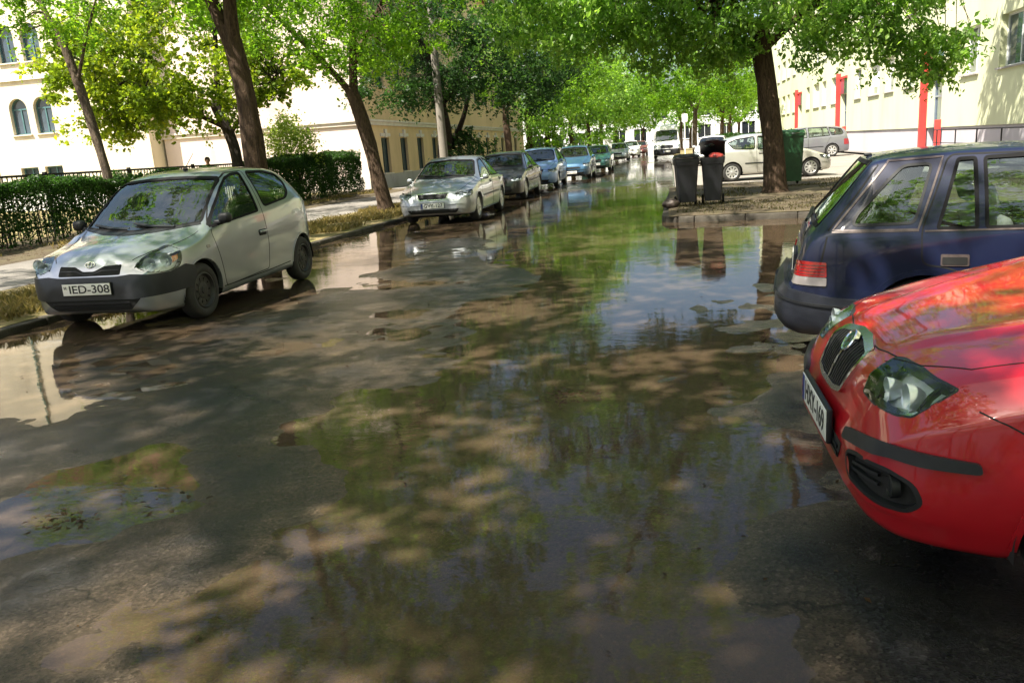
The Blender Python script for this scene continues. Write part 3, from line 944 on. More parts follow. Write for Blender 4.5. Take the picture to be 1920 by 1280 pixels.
        d = c.door([(1.22, .28), (1.18, .62), (1.28, .93), (1.72, 1.34), (2.2, 1.38), (2.28, .95), (2.2, .28)], sd)
        c.window('side_window', rounded([(1.36, .93), (1.80, 1.32), (2.16, 1.345), (2.22, .945)], .03), 'y', d, sd)
        c.window('rear_side_window', rounded([(2.32, .95), (2.26, 1.345), (2.9, 1.33), (3.1, .97)], .03), 'y', None, sd)
        wing_mirror(c, 1.42, .95, P_red, sd)
        c.patch('tail_lamp', rounded([(.50 * sd, .62), (.72 * sd, .62), (.70 * sd, .95), (.58 * sd, .93)], .03), 'X', M['red_lens'])
    c.strip('bonnet_gap', [(.165, -.33), (.142, -.2), (.132, 0), (.142, .2), (.165, .33)], 'z', .0045, M['dark'], off=.0012, thick=.004)
    c.patch('lower_grille', rounded([(-.25, .385), (.25, .385), (.29, .455), (-.29, .455)], .012), 'c', M['dark'], off=.003, thick=.01)
    for z in (.405, .43): c.strip('grille_bar', [(-.26, z), (.26, z)], 'c', .009, M['black'], off=.009, thick=.01)
    c.window('windscreen', rounded([(-.62, .995), (0, .985), (.62, .995), (.50, 1.36), (0, 1.385), (-.50, 1.36)], .04), 'x')
    c.window('rear_window', rounded([(-.5, 1.0), (.5, 1.0), (.46, 1.30), (-.46, 1.30)], .06), 'X')
    c.patch('cowl_panel', [(-.62, .965), (0, .955), (.62, .965), (.60, .985), (0, .975), (-.60, .985)], 'x', M['black'])
    c.plate('HXY-169', 'x', 0.0, .478, off=.03, w=.49)
    c.interior(1.1)
    return c.finish()

def build_navy_hatch(loc, rz):
    sp = dict(L=3.745, W=1.59, H=1.315, fa=.66, ra=2.925, R=.275, arch=.325, wheel='steel', lip=.032, rim=.175, tw=.155,
              top=[(0, .46), (.04, .60), (.2, .69), (.6, .80), (1.0, .88), (1.1, .91), (1.4, 1.08), (1.72, 1.24), (2.05, 1.30), (2.5, 1.315), (2.95, 1.30), (3.20, 1.27), (3.27, 1.20), (3.43, 1.0), (3.55, .86), (3.60, .80), (3.635, .68), (3.66, .56), (3.70, .50), (3.745, .44)],
              bot=[(0, .30), (.1, .2), (.3, .18), (2, .19), (3.3, .20), (3.6, .21), (3.70, .24), (3.745, .30)],
              belt=[(0, .42), (.2, .62), (1.0, .80), (1.4, .83), (2.5, .845), (3.42, .835), (3.55, .79), (3.62, .65), (3.68, .47), (3.745, .38)],
              plan=[(0, .5), (.1, .64), (.3, .75), (.7, .795), (3.0, .795), (3.35, .78), (3.52, .745), (3.62, .70), (3.69, .64), (3.745, .53)],
              rail=[(0, .35), (.2, .52), (1.05, .66), (1.4, .61), (1.75, .57), (2.3, .565), (3.0, .56), (3.3, .565), (3.55, .62), (3.70, .55), (3.745, .42)],
              crown=[(0, .03), (.3, .05), (1.1, .05), (1.75, .03), (3.0, .03), (3.3, .025), (3.6, .025), (3.745, .03)], midz=.42)
    c = Car('parked_car', 'dark blue three-door hatchback with sloping tailgate, parked tail to the road', 'car', sp, loc, rz, P_navy, 'cars parked in the right bay', nu=170)
    for sd in (1, -1):
        d = c.door([(2.52, .28), (2.56, .42), (2.66, .56), (2.80, .625), (2.94, .645), (2.945, .848), (2.795, 1.272), (1.80, 1.25), (1.30, .90), (1.22, .60), (1.26, .28)], sd)
        qo = [(3.435, .856), (3.12, 1.252), (2.825, 1.262), (2.965, .852)]
        c.window('quarter_window', rounded([(3.325, .885), (3.30, .945), (3.12, 1.145), (3.04, 1.222), (2.885, 1.226), (2.985, .890)], .035), 'y', None, sd, frame=.016, fmat='black')
        c.strip('window_trim', qo, 'y', .011, M['trim'], off=.004, thick=.008, closed=True, sd=sd)
        c.window('vent_window', rounded([(2.86, .855), (2.745, 1.243), (2.655, 1.245), (2.655, .853)], .015), 'y', d, sd, frame=.02)
        c.window('side_window', rounded([(2.605, .853), (2.605, 1.245), (2.2, 1.25), (1.80, 1.22), (1.42, .90), (1.42, .855)], .02), 'y', d, sd, frame=.02)
        c.strip('door_trim', [(2.93, .842), (1.35, .838)], 'y', .010, M['trim'], d, off=.004, thick=.008, sd=sd)
        h = c.patch('door_handle', rounded([(2.69, .632), (2.84, .636), (2.84, .705), (2.69, .70)], .008), 'y', M['trim'], d, off=.006, thick=.01, sd=sd)
        c.patch('handle_recess', rounded([(2.70, .640), (2.832, .644), (2.832, .688), (2.70, .684)], .006), 'y', M['dark'], h, off=.008, thick=.004, sd=sd)
        c.strip('body_crease', [(3.44, .845), (2.96, .845)], 'y', .008, M['trim'], off=.003, thick=.006, sd=sd)
        c.strip('hatch_gap', [(3.16, 1.262), (3.30, 1.06), (3.46, .855), (3.50, .66), (3.48, .50)], 'y', .010, M['dark'], off=.001, thick=.004, sd=sd)
        tl = c.patch('tail_lamp', rounded([(.47 * sd, .575), (.47 * sd, .655), (.58 * sd, .668), (.695 * sd, .662), (.70 * sd, .57)], .008), 'C', M['red_lens'], off=.008, thick=.02)
        for k in range(4): c.strip('lamp_rib', [(.48 * sd, .588 + .018 * k), (.69 * sd, .584 + .0195 * k)], 'C', .004, M['ink'], tl, off=.0095, thick=.004)
        c.patch('reversing_lamp', rounded([(.49 * sd, .518), (.485 * sd, .572), (.70 * sd, .567), (.70 * sd, .515)], .008), 'C', M['clear_lens'], tl, off=.0078, thick=.02)
        wing_mirror(c, 1.45, .88, M['black'], sd)
    c.window('rear_window', rounded([(-.59, .872), (.59, .872), (.515, 1.225), (.47, 1.245), (-.47, 1.245), (-.515, 1.225)], .03), 'X', frame=.022, glass='glass_dark')
    c.window('windscreen', rounded([(-.6, .935), (.6, .935), (.52, 1.235), (-.52, 1.235)], .04), 'x')
    c.strip('wiper', [(.05, .845), (-.18, .885), (-.38, .895)], 'X', .016, M['black'], off=.03, thick=.02)
    nz = MB(); h, n_ = c.cast((3.20, 0), 'z'); nz.rbox(h.x - .03, h.x + .02, -.018, .018, h.z, h.z + .022, .01)
    auto_smooth(nz.build('washer_nozzle', M['black'], c.root), 50)
    # black bumper wrapped round the tail: upright face and a shelf on top
    kb = [(-1.06, .22), (1.06, .22), (1.06, .425), (.9, .43), (.72, .445), (.60, .475), (.40, .50), (-.40, .50), (-.60, .475), (-.72, .445), (-.9, .43), (-1.06, .425)]
    bp = c.patch('rear_bumper', kb, 'C', M['bumper'], off=.035, thick=.07)
    c.strip('bumper_step', [(-1.05, .385), (-.72, .395), (-.5, .42), (.5, .42), (.72, .395), (1.05, .385)], 'C', .014, M['black'], bp, off=.046, thick=.03)
    c.plate('JLK-472', 'X', 0.0, .585, off=.012, blue=False, w=.46)
    c.patch('tailgate_badge', rounded([(-.50, .70), (-.32, .70), (-.32, .725), (-.50, .725)], .004), 'X', M['chrome'], off=.004, thick=.008)
    c.interior(1.1, mat='seat_light')
    return c.finish()


cars['yaris'] = build_silver_hatch((-5.525, 6.76, 0), 1.576)
cars['red'] = build_red_hatch((.535, 3.02, 0), R(0))
cars['navy'] = build_navy_hatch((4.474, 5.515, 0), R(172))
# ------------------------------------------------------------------ ground, road and water
def vnoise(x, y, seed=0):
    xi, yi = np.floor(x).astype(np.int64), np.floor(y).astype(np.int64)
    xf, yf = x - xi, y - yi
    def hsh(a, b):
        n = (a * 374761393 + b * 668265263 + seed * 974711) & 0xffffffff
        n = ((n ^ (n >> 13)) * 1274126177) & 0xffffffff
        return ((n ^ (n >> 16)) & 0xffff) / 65535.0
    u, v = xf * xf * (3 - 2 * xf), yf * yf * (3 - 2 * yf)
    return ((hsh(xi, yi) * (1 - u) + hsh(xi + 1, yi) * u) * (1 - v) + (hsh(xi, yi + 1) * (1 - u) + hsh(xi + 1, yi + 1) * u) * v) * 2 - 1

def fbm(x, y, seed=0, o=4):
    return sum(vnoise(x * 2 ** k, y * 2 ** k, seed + k) * 0.5 ** k for k in range(o))

# measured rises (dry) and dips (under water) of the worn carriageway: x, y, height
LEVELS = [(-4.86, 6.08, 0.014), (-4.67, 6.35, 0.014), (-4.34, 5.13, 0.016), (-4.1, 5.55, 0.012), (-3.65, 5.0, 0.022), (-3.2, 3.83, 0.03), (-2.16, 3.46, 0.03), (-2.3, 2.33, 0.03), (-2.11, 2.55, 0.02), (-1.66, 1.92, 0.015), (-3.15, 6.65, 0.015), (-2.1, 5.21, 0.012), (-2.8, 4.97, 0.02), (-2.11, 6.55, 0.01), (-2.3, 9.42, 0.018), (-3.3, 10.53, 0.018), (-3.54, 8.25, 0.015), (-3.67, 13.35, 0.014), (0.81, 5.91, 0.01), (0.64, 4.44, 0.012), (0.64, 6.45, 0.004), (0.64, 2.93, 0.02), (0.69, 2.4, 0.022), (0.84, 2.2, 0.022), (0.61, 3.21, 0.015), (-2.07, 1.88, 0.02), (-3.65, 3.65, 0.022), (-1.91, 2.79, 0.014), (-1.79, 3.34, 0.012), (-1.95, 4.1, 0.006), (-3.91, 6.32, 0.012), (0.44, 2.24, 0.012), (-5.17, 5.51, -0.02), (-5.9, 6.08, -0.02), (-4.42, 4.83, -0.008), (-2.76, 3.34, -0.006), (-2.69, 3.41, -0.006), (-2.88, 3.06, -0.008), (-5.12, 12.14, -0.02), (-5.52, 14.44, -0.02), (-4.95, 10.71, -0.02), (-1.22, 6.87, -0.012), (-1.05, 9.95, -0.03), (-0.58, 15.0, -0.03), (-0.94, 5.16, -0.018), (-1.06, 4.1, -0.018), (-1.42, 3.69, -0.008), (-0.4, 3.39, -0.03), (0.08, 3.72, -0.03), (0.05, 2.9, -0.02), (-0.68, 2.46, -0.03), (-1.24, 2.61, -0.02), (-1.42, 2.23, -0.016), (-1.48, 2.01, -0.012), (-0.9, 1.99, -0.03), (-0.27, 2.05, -0.02), (0.19, 2.22, -0.008), (0.27, 4.86, -0.012), (0.18, 7.64, -0.012), (0.61, 10.92, -0.02), (1.32, 11.23, -0.02), (-0.15, 26.65, -0.02), (-1.45, 20.81, -0.02), (-2.4, 14.03, -0.012), (-3.83, 16.06, -0.01), (-4.63, 14.95, -0.012), (-4.96, 8.49, -0.01), (-5.03, 7.03, -0.004), (0.35, 3.53, -0.015), (0.46, 3.01, -0.002), (-1.0, 41.7, -0.02), (-2.32, 28.26, 0.008), (-1.44, 28.99, 0.008), (-3.17, 18.76, -0.01), (-3.03, 23.6, -0.012), (-1.11, 7.85, -0.012), (-0.34, 6.01, -0.012), (-0.93, 3.03, -0.018), (-1.53, 2.81, -0.006)]
LV = np.array(LEVELS)
def road_z(x, y):
    x, y = np.asarray(x, float), np.asarray(y, float)
    a, b = x / (np.abs(y) + 1.5) * 3.2, np.log(np.abs(y) + 1.5) * 2.2
    la, lb = LV[:, 0] / (LV[:, 1] + 1.5) * 3.2, np.log(LV[:, 1] + 1.5) * 2.2
    num = np.zeros_like(a); den = np.zeros_like(a)
    for p, q, h in zip(la, lb, LV[:, 2]):
        w_ = 1.0 / ((a - p) ** 2 + (b - q) ** 2 + 0.004) ** 1.7
        num += w_ * h; den += w_
    z = num / den
    far = np.clip((y - 40) / 15, 0, 1)
    z = z * (1 - far) + far * (-0.004 + 0.010 * np.sin(y * .35))
    return 0.62 * z - 0.0035 + 0.0085 * fbm(x * 1.1, y * 1.1, 3) + 0.0052 * fbm(x * 4.6, y * 4.6, 9, 4)

def kerb_x(y): return -6.74 + 0.024 * np.clip(y, 0, 70)

def asphalt_mat():
    mm, n, out = mat_new("asphalt_wet")
    p = N(n, "BsdfPrincipled")
    geo = N(n, "NewGeometry"); pos = geo.outputs["Position"]
    sx = N(n, "SeparateXYZ"); n.links.new(pos, sx.inputs[0])
    big = noise(n, 0.55, 5, 0.6, pos)
    mid = noise(n, 3.2, 6, 0.65, pos, 0.6)
    grain = N(n, "TexVoronoi", Scale=95.0); n.links.new(pos, grain.inputs["Vector"])
    fine = noise(n, 170.0, 3, 0.7, pos)
    base = ramp(n, big, [(0.32, (0.010, 0.0105, 0.013)), (0.5, (0.016, 0.0165, 0.019)), (0.68, (0.027, 0.0255, 0.025))])
    silt = ramp(n, mid, [(0.42, (0.013, 0.0125, 0.0125)), (0.56, (0.021, 0.019, 0.017)), (0.72, (0.046, 0.036, 0.025))])
    m1 = N(n, "Mix", data_type='RGBA'); m1.inputs[0].default_value = 0.5
    n.links.new(base, m1.inputs[6]); n.links.new(silt, m1.inputs[7])
    low = N(n, "MapRange"); low.inputs["From Min"].default_value = 0.013; low.inputs["From Max"].default_value = -0.004
    n.links.new(sx.outputs["Z"], low.inputs["Value"])
    sn = ramp(n, noise(n, 1.1, 5, 0.65, pos, 0.5), [(0.3, (0.038, 0.028, 0.019)), (0.55, (0.064, 0.046, 0.030)), (0.75, (0.092, 0.067, 0.043))])
    m0 = N(n, "Mix", data_type='RGBA'); n.links.new(low.outputs[0], m0.inputs[0]); n.links.new(m1.outputs[2], m0.inputs[6]); n.links.new(sn, m0.inputs[7])
    gr = ramp(n, grain.outputs["Color"], [(0.15, g3(0.45)), (0.55, g3(0.95)), (0.85, g3(1.55)), (0.97, g3(2.6))])
    m2 = N(n, "Mix", data_type='RGBA', blend_type='MULTIPLY'); m2.inputs[0].default_value = 0.75
    n.links.new(m0.outputs[2], m2.inputs[6]); n.links.new(gr, m2.inputs[7])
    # cracks: edges of a warped cell pattern, kept only in patches
    wp = N(n, "TexNoise", Scale=1.7, Detail=5, Roughness=0.65); n.links.new(pos, wp.inputs["Vector"])
    va = N(n, "VectorMath", operation='MULTIPLY_ADD'); va.inputs[1].default_value = (0.8, 0.8, 0); n.links.new(wp.outputs["Color"], va.inputs[0]); n.links.new(pos, va.inputs[2])
    ck = N(n, "TexVoronoi", feature='DISTANCE_TO_EDGE', Scale=0.62); n.links.new(va.outputs[0], ck.inputs["Vector"])
    ckl = ramp(n, ck.outputs["Distance"], [(0.0, g3(1)), (0.012, g3(0.0))])
    pm = ramp(n, noise(n, 0.33, 2, 0.5, pos), [(0.48, g3(0)), (0.56, g3(1))])
    cm = N(n, "Math", operation='MULTIPLY'); n.links.new(ckl, cm.inputs[0]); n.links.new(pm, cm.inputs[1])
    m3 = N(n, "Mix", data_type='RGBA'); m3.inputs[7].default_value = (0.008, 0.007, 0.006, 1)
    n.links.new(cm.outputs[0], m3.inputs[0]); n.links.new(m2.outputs[2], m3.inputs[6])
    n.links.new(m3.outputs[2], p.inputs["Base Color"])
    # damp everywhere, nearly dry on the highest humps
    dry = N(n, "MapRange"); dry.inputs["From Min"].default_value = 0.0; dry.inputs["From Max"].default_value = 0.024
    dry.inputs["To Min"].default_value = 0.02; dry.inputs["To Max"].default_value = 0.30
    n.links.new(sx.outputs["Z"], dry.inputs["Value"])
    rv = N(n, "Math", operation='MULTIPLY_ADD'); rv.inputs[1].default_value = 0.28; n.links.new(mid, rv.inputs[0]); 
    rs = N(n, "Math", operation='ADD'); rs.inputs[1].default_value = -0.10; n.links.new(dry.outputs[0], rs.inputs[0]); n.links.new(rs.outputs[0], rv.inputs[2])
    n.links.new(rv.outputs[0], p.inputs["Roughness"])
    p.inputs["Specular IOR Level"].default_value = 0.24
    hh = N(n, "Math", operation='MULTIPLY_ADD'); hh.inputs[1].default_value = 0.6
    n.links.new(grain.outputs["Distance"], hh.inputs[0]); n.links.new(fine, hh.inputs[2])
    b1 = bump(n, hh.outputs[0], 0.5, 0.006)
    n.links.new(b1, p.inputs["Normal"])
    n.links.new(p.outputs[0], out.inputs[0])
    return mm

def water_mat():
    mm, n, out = mat_new("puddle_water")
    geo = N(n, "NewGeometry"); pos = geo.outputs["Position"]
    calm = ramp(n, noise(n, 0.30, 3, 0.55, pos), [(0.40, g3(0.25)), (0.62, g3(1.0))])
    mp = N(n, "Mapping"); mp.inputs["Scale"].default_value = (0.6, 1.0, 1.0); n.links.new(pos, mp.inputs["Vector"])
    w1 = noise(n, 8.0, 3, 0.5, mp.outputs[0], 0.8)
    w2 = noise(n, 26.0, 2, 0.5, mp.outputs[0], 0.5)
    w3 = noise(n, 1.6, 2, 0.5, pos)
    s = N(n, "Math", operation='MULTIPLY_ADD'); s.inputs[1].default_value = 0.32; n.links.new(w2, s.inputs[0]); n.links.new(w1, s.inputs[2])
    s2 = N(n, "Math", operation='MULTIPLY'); n.links.new(s.outputs[0], s2.inputs[0]); n.links.new(calm, s2.inputs[1])
    s3 = N(n, "Math", operation='MULTIPLY_ADD'); s3.inputs[1].default_value = 2.0; n.links.new(w3, s3.inputs[0]); n.links.new(s2.outputs[0], s3.inputs[2])
    nb = bump(n, s3.outputs[0], 0.13, 0.010)
    fr = N(n, "Fresnel", IOR=1.36); n.links.new(nb, fr.inputs["Normal"])
    tr = N(n, "BsdfTransparent"); tr.inputs[0].default_value = (0.86, 0.79, 0.67, 1)
    gl = N(n, "BsdfGlossy", Roughness=0.02); n.links.new(nb, gl.inputs["Normal"])
    mud = N(n, "BsdfDiffuse"); mud.inputs[0].default_value = (0.112, 0.081, 0.053, 1)
    mm_ = N(n, "MixShader")
    mk = ramp(n, noise(n, 0.8, 4, 0.6, pos), [(0.32, g3(0.34)), (0.7, g3(0.60))])
    n.links.new(mk, mm_.inputs[0]); n.links.new(tr.outputs[0], mm_.inputs[1]); n.links.new(mud.outputs[0], mm_.inputs[2])
    ms = N(n, "MixShader")
    n.links.new(fr.outputs[0], ms.inputs[0]); n.links.new(mm_.outputs[0], ms.inputs[1]); n.links.new(gl.outputs[0], ms.inputs[2])
    n.links.new(ms.outputs[0], out.inputs[0])
    return mm

def ground_mat(name, stops, scale=1.2, rough=0.9, bmp=0.5, bscale=25.0, fine=60.0):
    mm, n, out = mat_new(name)
    p = N(n, "BsdfPrincipled", Roughness=rough)
    p.inputs["Specular IOR Level"].default_value = 0.25
    pos = N(n, "NewGeometry").outputs["Position"]
    a = ramp(n, noise(n, scale, 7, 0.68, pos, 0.4), stops)
    g = ramp(n, noise(n, fine, 3, 0.7, pos), [(0.3, g3(0.62)), (0.7, g3(1.3))])
    mx = N(n, "Mix", data_type='RGBA', blend_type='MULTIPLY'); mx.inputs[0].default_value = 0.8
    n.links.new(a, mx.inputs[6]); n.links.new(g, mx.inputs[7])
    n.links.new(mx.outputs[2], p.inputs["Base Color"])
    n.links.new(bump(n, noise(n, bscale, 5, 0.7, pos), bmp, 0.02), p.inputs["Normal"])
    n.links.new(p.outputs[0], out.inputs[0])
    return mm

M['asphalt'] = asphalt_mat()
M['water'] = water_mat()
M['soil'] = ground_mat("dry_soil", [(0.30, (0.045, 0.034, 0.022)), (0.5, (0.080, 0.062, 0.040)), (0.62, (0.098, 0.082, 0.046)), (0.75, (0.066, 0.070, 0.028))], 1.4)
M['verge'] = ground_mat("dry_verge", [(0.30, (0.12, 0.09, 0.05)), (0.5, (0.24, 0.19, 0.09)), (0.62, (0.19, 0.18, 0.07)), (0.78, (0.09, 0.11, 0.035))], 1.6)
M['pave'] = ground_mat("pavement", [(0.3, (0.12, 0.11, 0.10)), (0.55, (0.19, 0.175, 0.16)), (0.75, (0.25, 0.235, 0.21))], 0.7, 0.85, 0.25, 50.0)
M['bay'] = ground_mat("bay_paving", [(0.3, (0.17, 0.155, 0.14)), (0.55, (0.24, 0.22, 0.19)), (0.75, (0.30, 0.275, 0.24))], 0.6, 0.8, 0.2, 50.0)
M['kerb'] = ground_mat("kerb_stone", [(0.3, (0.035, 0.030, 0.025)), (0.55, (0.065, 0.057, 0.046)), (0.75, (0.11, 0.098, 0.08))], 3.0, 0.85, 0.4, 40.0)

def grid_sheet(name, xs, ys, zf, mat, kind='structure'):
    X, Y = np.meshgrid(xs, ys)
    Z = zf(X, Y)
    V = np.stack([X.ravel(), Y.ravel(), Z.ravel()], 1)
    nx, ny = len(xs), len(ys)
    i = np.arange(nx - 1)[None, :] + np.arange(ny - 1)[:, None] * nx
    F = np.stack([i, i + 1, i + 1 + nx, i + nx], -1).reshape(-1, 4)
    o = mesh(name, V.tolist(), F.tolist(), mat)
    return tag(o, kind=kind)

# the land: one sheet to the horizon, below everything else
mesh_ground = mesh('ground', [(-700, -120, -.12), (700, -120, -.12), (700, 1200, -.12), (-700, 1200, -.12)], [(0, 1, 2, 3)], M['soil'])
tag(mesh_ground, kind='structure')
ys = np.concatenate([np.arange(-30, 1, .5), np.arange(1, 9, .045), np.arange(9, 20, .10), np.arange(20, 45, .25), np.arange(45, 150, 1.0)])
grid_sheet('road', np.concatenate([np.arange(-7.2, -.4, .075), np.arange(-.4, 3.0, .075), np.arange(3.0, 14.01, .4)]), ys, road_z, M['asphalt'])
wt = mesh('water', [(-7.0, -4, 0), (14, -4, 0), (14, 14.9, 0), (0.05, 14.9, 0), (0.05, 62, 0), (-7.0, 62, 0)], [(0, 1, 2, 3, 4, 5)], M['water'])
tag(wt, kind='structure')

def band(name, x0, x1, y0, y1, z0, z1, mat, n=60, bumpy=0.02, nx=12):
    """a strip of ground between two long edges given as functions of y"""
    yy = np.linspace(y0, y1, n)
    t = np.linspace(0, 1, nx)
    V = []
    for y in yy:
        a, b = x0(y), x1(y)
        for k in t:
            x = a + (b - a) * k
            z = z0 + (z1 - z0) * k
            if bumpy: z += bumpy * float(fbm(np.array(x * 1.1), np.array(y * 1.1), 5, 3)) * min(1, 6 * k, 6 * (1 - k))
            V.append((x, y, z))
    F = [(i * nx + k, i * nx + k + 1, (i + 1) * nx + k + 1, (i + 1) * nx + k) for i in range(n - 1) for k in range(nx - 1)]
    return tag(mesh(name, V, F, mat), kind='structure')

kx = lambda d: (lambda y: float(kerb_x(y)) - d)
# left side: kerb, dry grass verge, footway, planting bed, garden
def kerb_line(name, pts, w_=0.14, z1=0.075, mat=None):
    """kerb stones laid along a line, one mesh, with joints between the stones"""
    P = resample(pts, 1.0, False)
    b = MB()
    for (xa, ya), (xb, yb) in zip(P[:-1], P[1:]):
        d = Vector((xb - xa, yb - ya, 0)); L_ = d.length
        if L_ < .05: continue
        T = Matrix.Translation((xa, ya, 0)) @ Matrix.Rotation(math.atan2(d.y, d.x), 4, 'Z')
        j = rng.uniform(-.008, .008)
        b.rbox(.004, L_ - .004, -w_ / 2 + j, w_ / 2 + j, -.1, z1 + rng.uniform(-.008, .008), .018, T, 2)
    return tag(auto_smooth(b.build(name, M['kerb']), 50), kind='structure')
kerb_line('kerb', [(float(kerb_x(y)) - .07, y) for y in np.arange(-24, 120, 2.0)])
band('verge', kx(2.1), kx(.14), -24, 120, .13, .07, M['verge'], 130, .03)
band('footpath', kx(4.7), kx(2.1), -24, 120, .15, .132, M['pave'], 70, .006)
band('planting_bed', kx(8.3), kx(4.7), -24, 34.4, .20, .145, M['soil'], 60, .04)
band('garden', lambda y: -60, kx(8.3), -24, 34.4, .25, .20, M['verge'], 30, .04)
band('forecourt', kx(6.4), kx(4.7), 34.4, 120, .16, .146, M['pave'], 30, .0)
# right side: tree island, parking bay, footway along the block
isl = [(.02, 15.2), (.10, 15.02), (.3, 14.93), (3, 14.7), (9.6, 14.2)]
kerb_line('kerb', [(.28, 24.2), (.05, 23.9), (-.06, 20), (-.12, 15.5), (-.06, 15.15), (.12, 14.96)] + [(.4, 14.90), (3, 14.64), (9.6, 14.14)], .14, .10)
V = []; F = []
def isl_z(x, y): return .112 + .03 * float(fbm(np.array(x * .9), np.array(y * .9), 21, 3)) * min(1, max(0, (x + .1) * 3), max(0, (y - 14.9) * 3)) 
nx, ny = 40, 40
for j in range(ny):
    for i in range(nx):
        s_, t_ = i / (nx - 1), j / (ny - 1)
        x = -.06 + 9.7 * s_ ** 1.4; y0_ = 14.92 - .079 * max(0, x - .2); y = y0_ + (24.2 - y0_) * t_
        V.append((x, y, isl_z(x, y)))
F = [(j * nx + i, j * nx + i + 1, (j + 1) * nx + i + 1, (j + 1) * nx + i) for j in range(ny - 1) for i in range(nx - 1)]
tag(mesh('tree_island', V, F, M['soil']), kind='structure')
kerb_line('kerb', [(.3, 24.3), (9.6, 24.3)], .14, .12)
tag(mesh('parking_bay', [(.12, 24.37, .03), (9.6, 24.37, .03), (9.6, 60, .03), (.12, 60, .03)], [(0, 1, 2, 3)], M['bay']), kind='structure')
band('footpath', lambda y: 7.2 if y < 14 else 9.55, lambda y: 11, -30, 130, .13, .14, M['pave'], 70, .0)
kerb_line('kerb', [(7.2, -29), (7.2, 13.9)], .14, .12)
kerb_line('kerb', [(.4, 60.1), (9.5, 60.1)], .14, .12)
tag(mesh('verge', [(.3, 60.2, .1), (9.5, 60.2, .1), (9.5, 112, .1), (.3, 112, .1)], [(0, 1, 2, 3)], M['verge']), kind='structure')

# ------------------------------------------------------------------ buildings
def plaster(name, col, stain=0.25, scale=0.5):
    mm, n, out = mat_new(name)
    p = N(n, "BsdfPrincipled", Roughness=0.88); p.inputs["Specular IOR Level"].default_value = 0.2
    pos = N(n, "NewGeometry").outputs["Position"]
    mp = N(n, "Mapping"); mp.inputs["Scale"].default_value = (1.0, 1.0, 0.35); n.links.new(pos, mp.inputs["Vector"])
    f = noise(n, scale, 7, 0.65, mp.outputs[0], 0.3)
    c = ramp(n, f, [(0.30, tuple(x * (1 - stain) for x in col)), (0.5, col), (0.75, tuple(min(.9, x * (1 + stain * .35)) for x in col))])
    n.links.new(c, p.inputs["Base Color"])
    n.links.new(bump(n, noise(n, 45, 4, 0.7, pos), 0.15, 0.01), p.inputs["Normal"])
    n.links.new(p.outputs[0], out.inputs[0])
    return mm
M['plaster_yellow'] = plaster("plaster_yellow", (0.68, 0.61, 0.46), 0.35)
M['plaster_pink'] = plaster("plaster_beige", (0.68, 0.57, 0.49), 0.38)
M['plaster_ochre'] = plaster("plaster_ochre", (0.66, 0.48, 0.27), 0.2)
M['plaster_green'] = plaster("plaster_pale_green", (0.58, 0.60, 0.40), 0.2, 0.4)
M['plaster_white'] = plaster("plaster_white", (0.76, 0.76, 0.72), 0.1)
M['plinth'] = plaster("plinth_grey", (0.36, 0.34, 0.33), 0.3, 1.2)
M['plinth_pale'] = plaster("plinth_pale", (0.46, 0.43, 0.46), 0.12, 0.8)
M['roof'] = plaster("roof_tiles", (0.25, 0.12, 0.08), 0.3, 2.0)
M['stone'] = plaster("stone_trim", (0.62, 0.56, 0.48), 0.2, 2.0)
M['shutter'] = simple("shutter_teal", (0.020, 0.042, 0.048), 0.45, var=0.3, scale=3)
M['teal'] = simple("window_teal", (0.06, 0.14, 0.15), 0.5, var=0.2, scale=4)
M['wframe'] = simple("window_white", (0.72, 0.73, 0.74), 0.4)
M['wdark'] = simple("window_pane_dark", (0.018, 0.022, 0.026), 0.06, coat=0.5, var=0.3, scale=0.8)
M['wblue'] = simple("window_pane_blue", (0.05, 0.075, 0.10), 0.06, coat=0.5, var=0.4, scale=0.7)
M['blind'] = simple("roller_blind", (0.70, 0.69, 0.66), 0.7)
M['red_paint'] = simple("red_paint", (0.52, 0.045, 0.040), 0.5, var=0.15, scale=2)
M['door_grey'] = simple("door_grey", (0.22, 0.26, 0.33), 0.35, 0.3)
M['iron'] = simple("iron_dark", (0.018, 0.017, 0.018), 0.55, 0.4, var=0.3)
M['downpipe'] = simple("downpipe_green", (0.14, 0.24, 0.20), 0.5)

def wall_frame(p0, p1):
    """matrix with x along the wall from p0 to p1, y pointing INTO the building, z up"""
    d = Vector((p1[0] - p0[0], p1[1] - p0[1], 0)); L_ = d.length; d.normalize()
    nrm = Vector((-d.y, d.x, 0))
    T = Matrix(((d.x, nrm.x, 0, p0[0]), (d.y, nrm.y, 0, p0[1]), (0, 0, 1, 0), (0, 0, 0, 1)))
    return T, L_

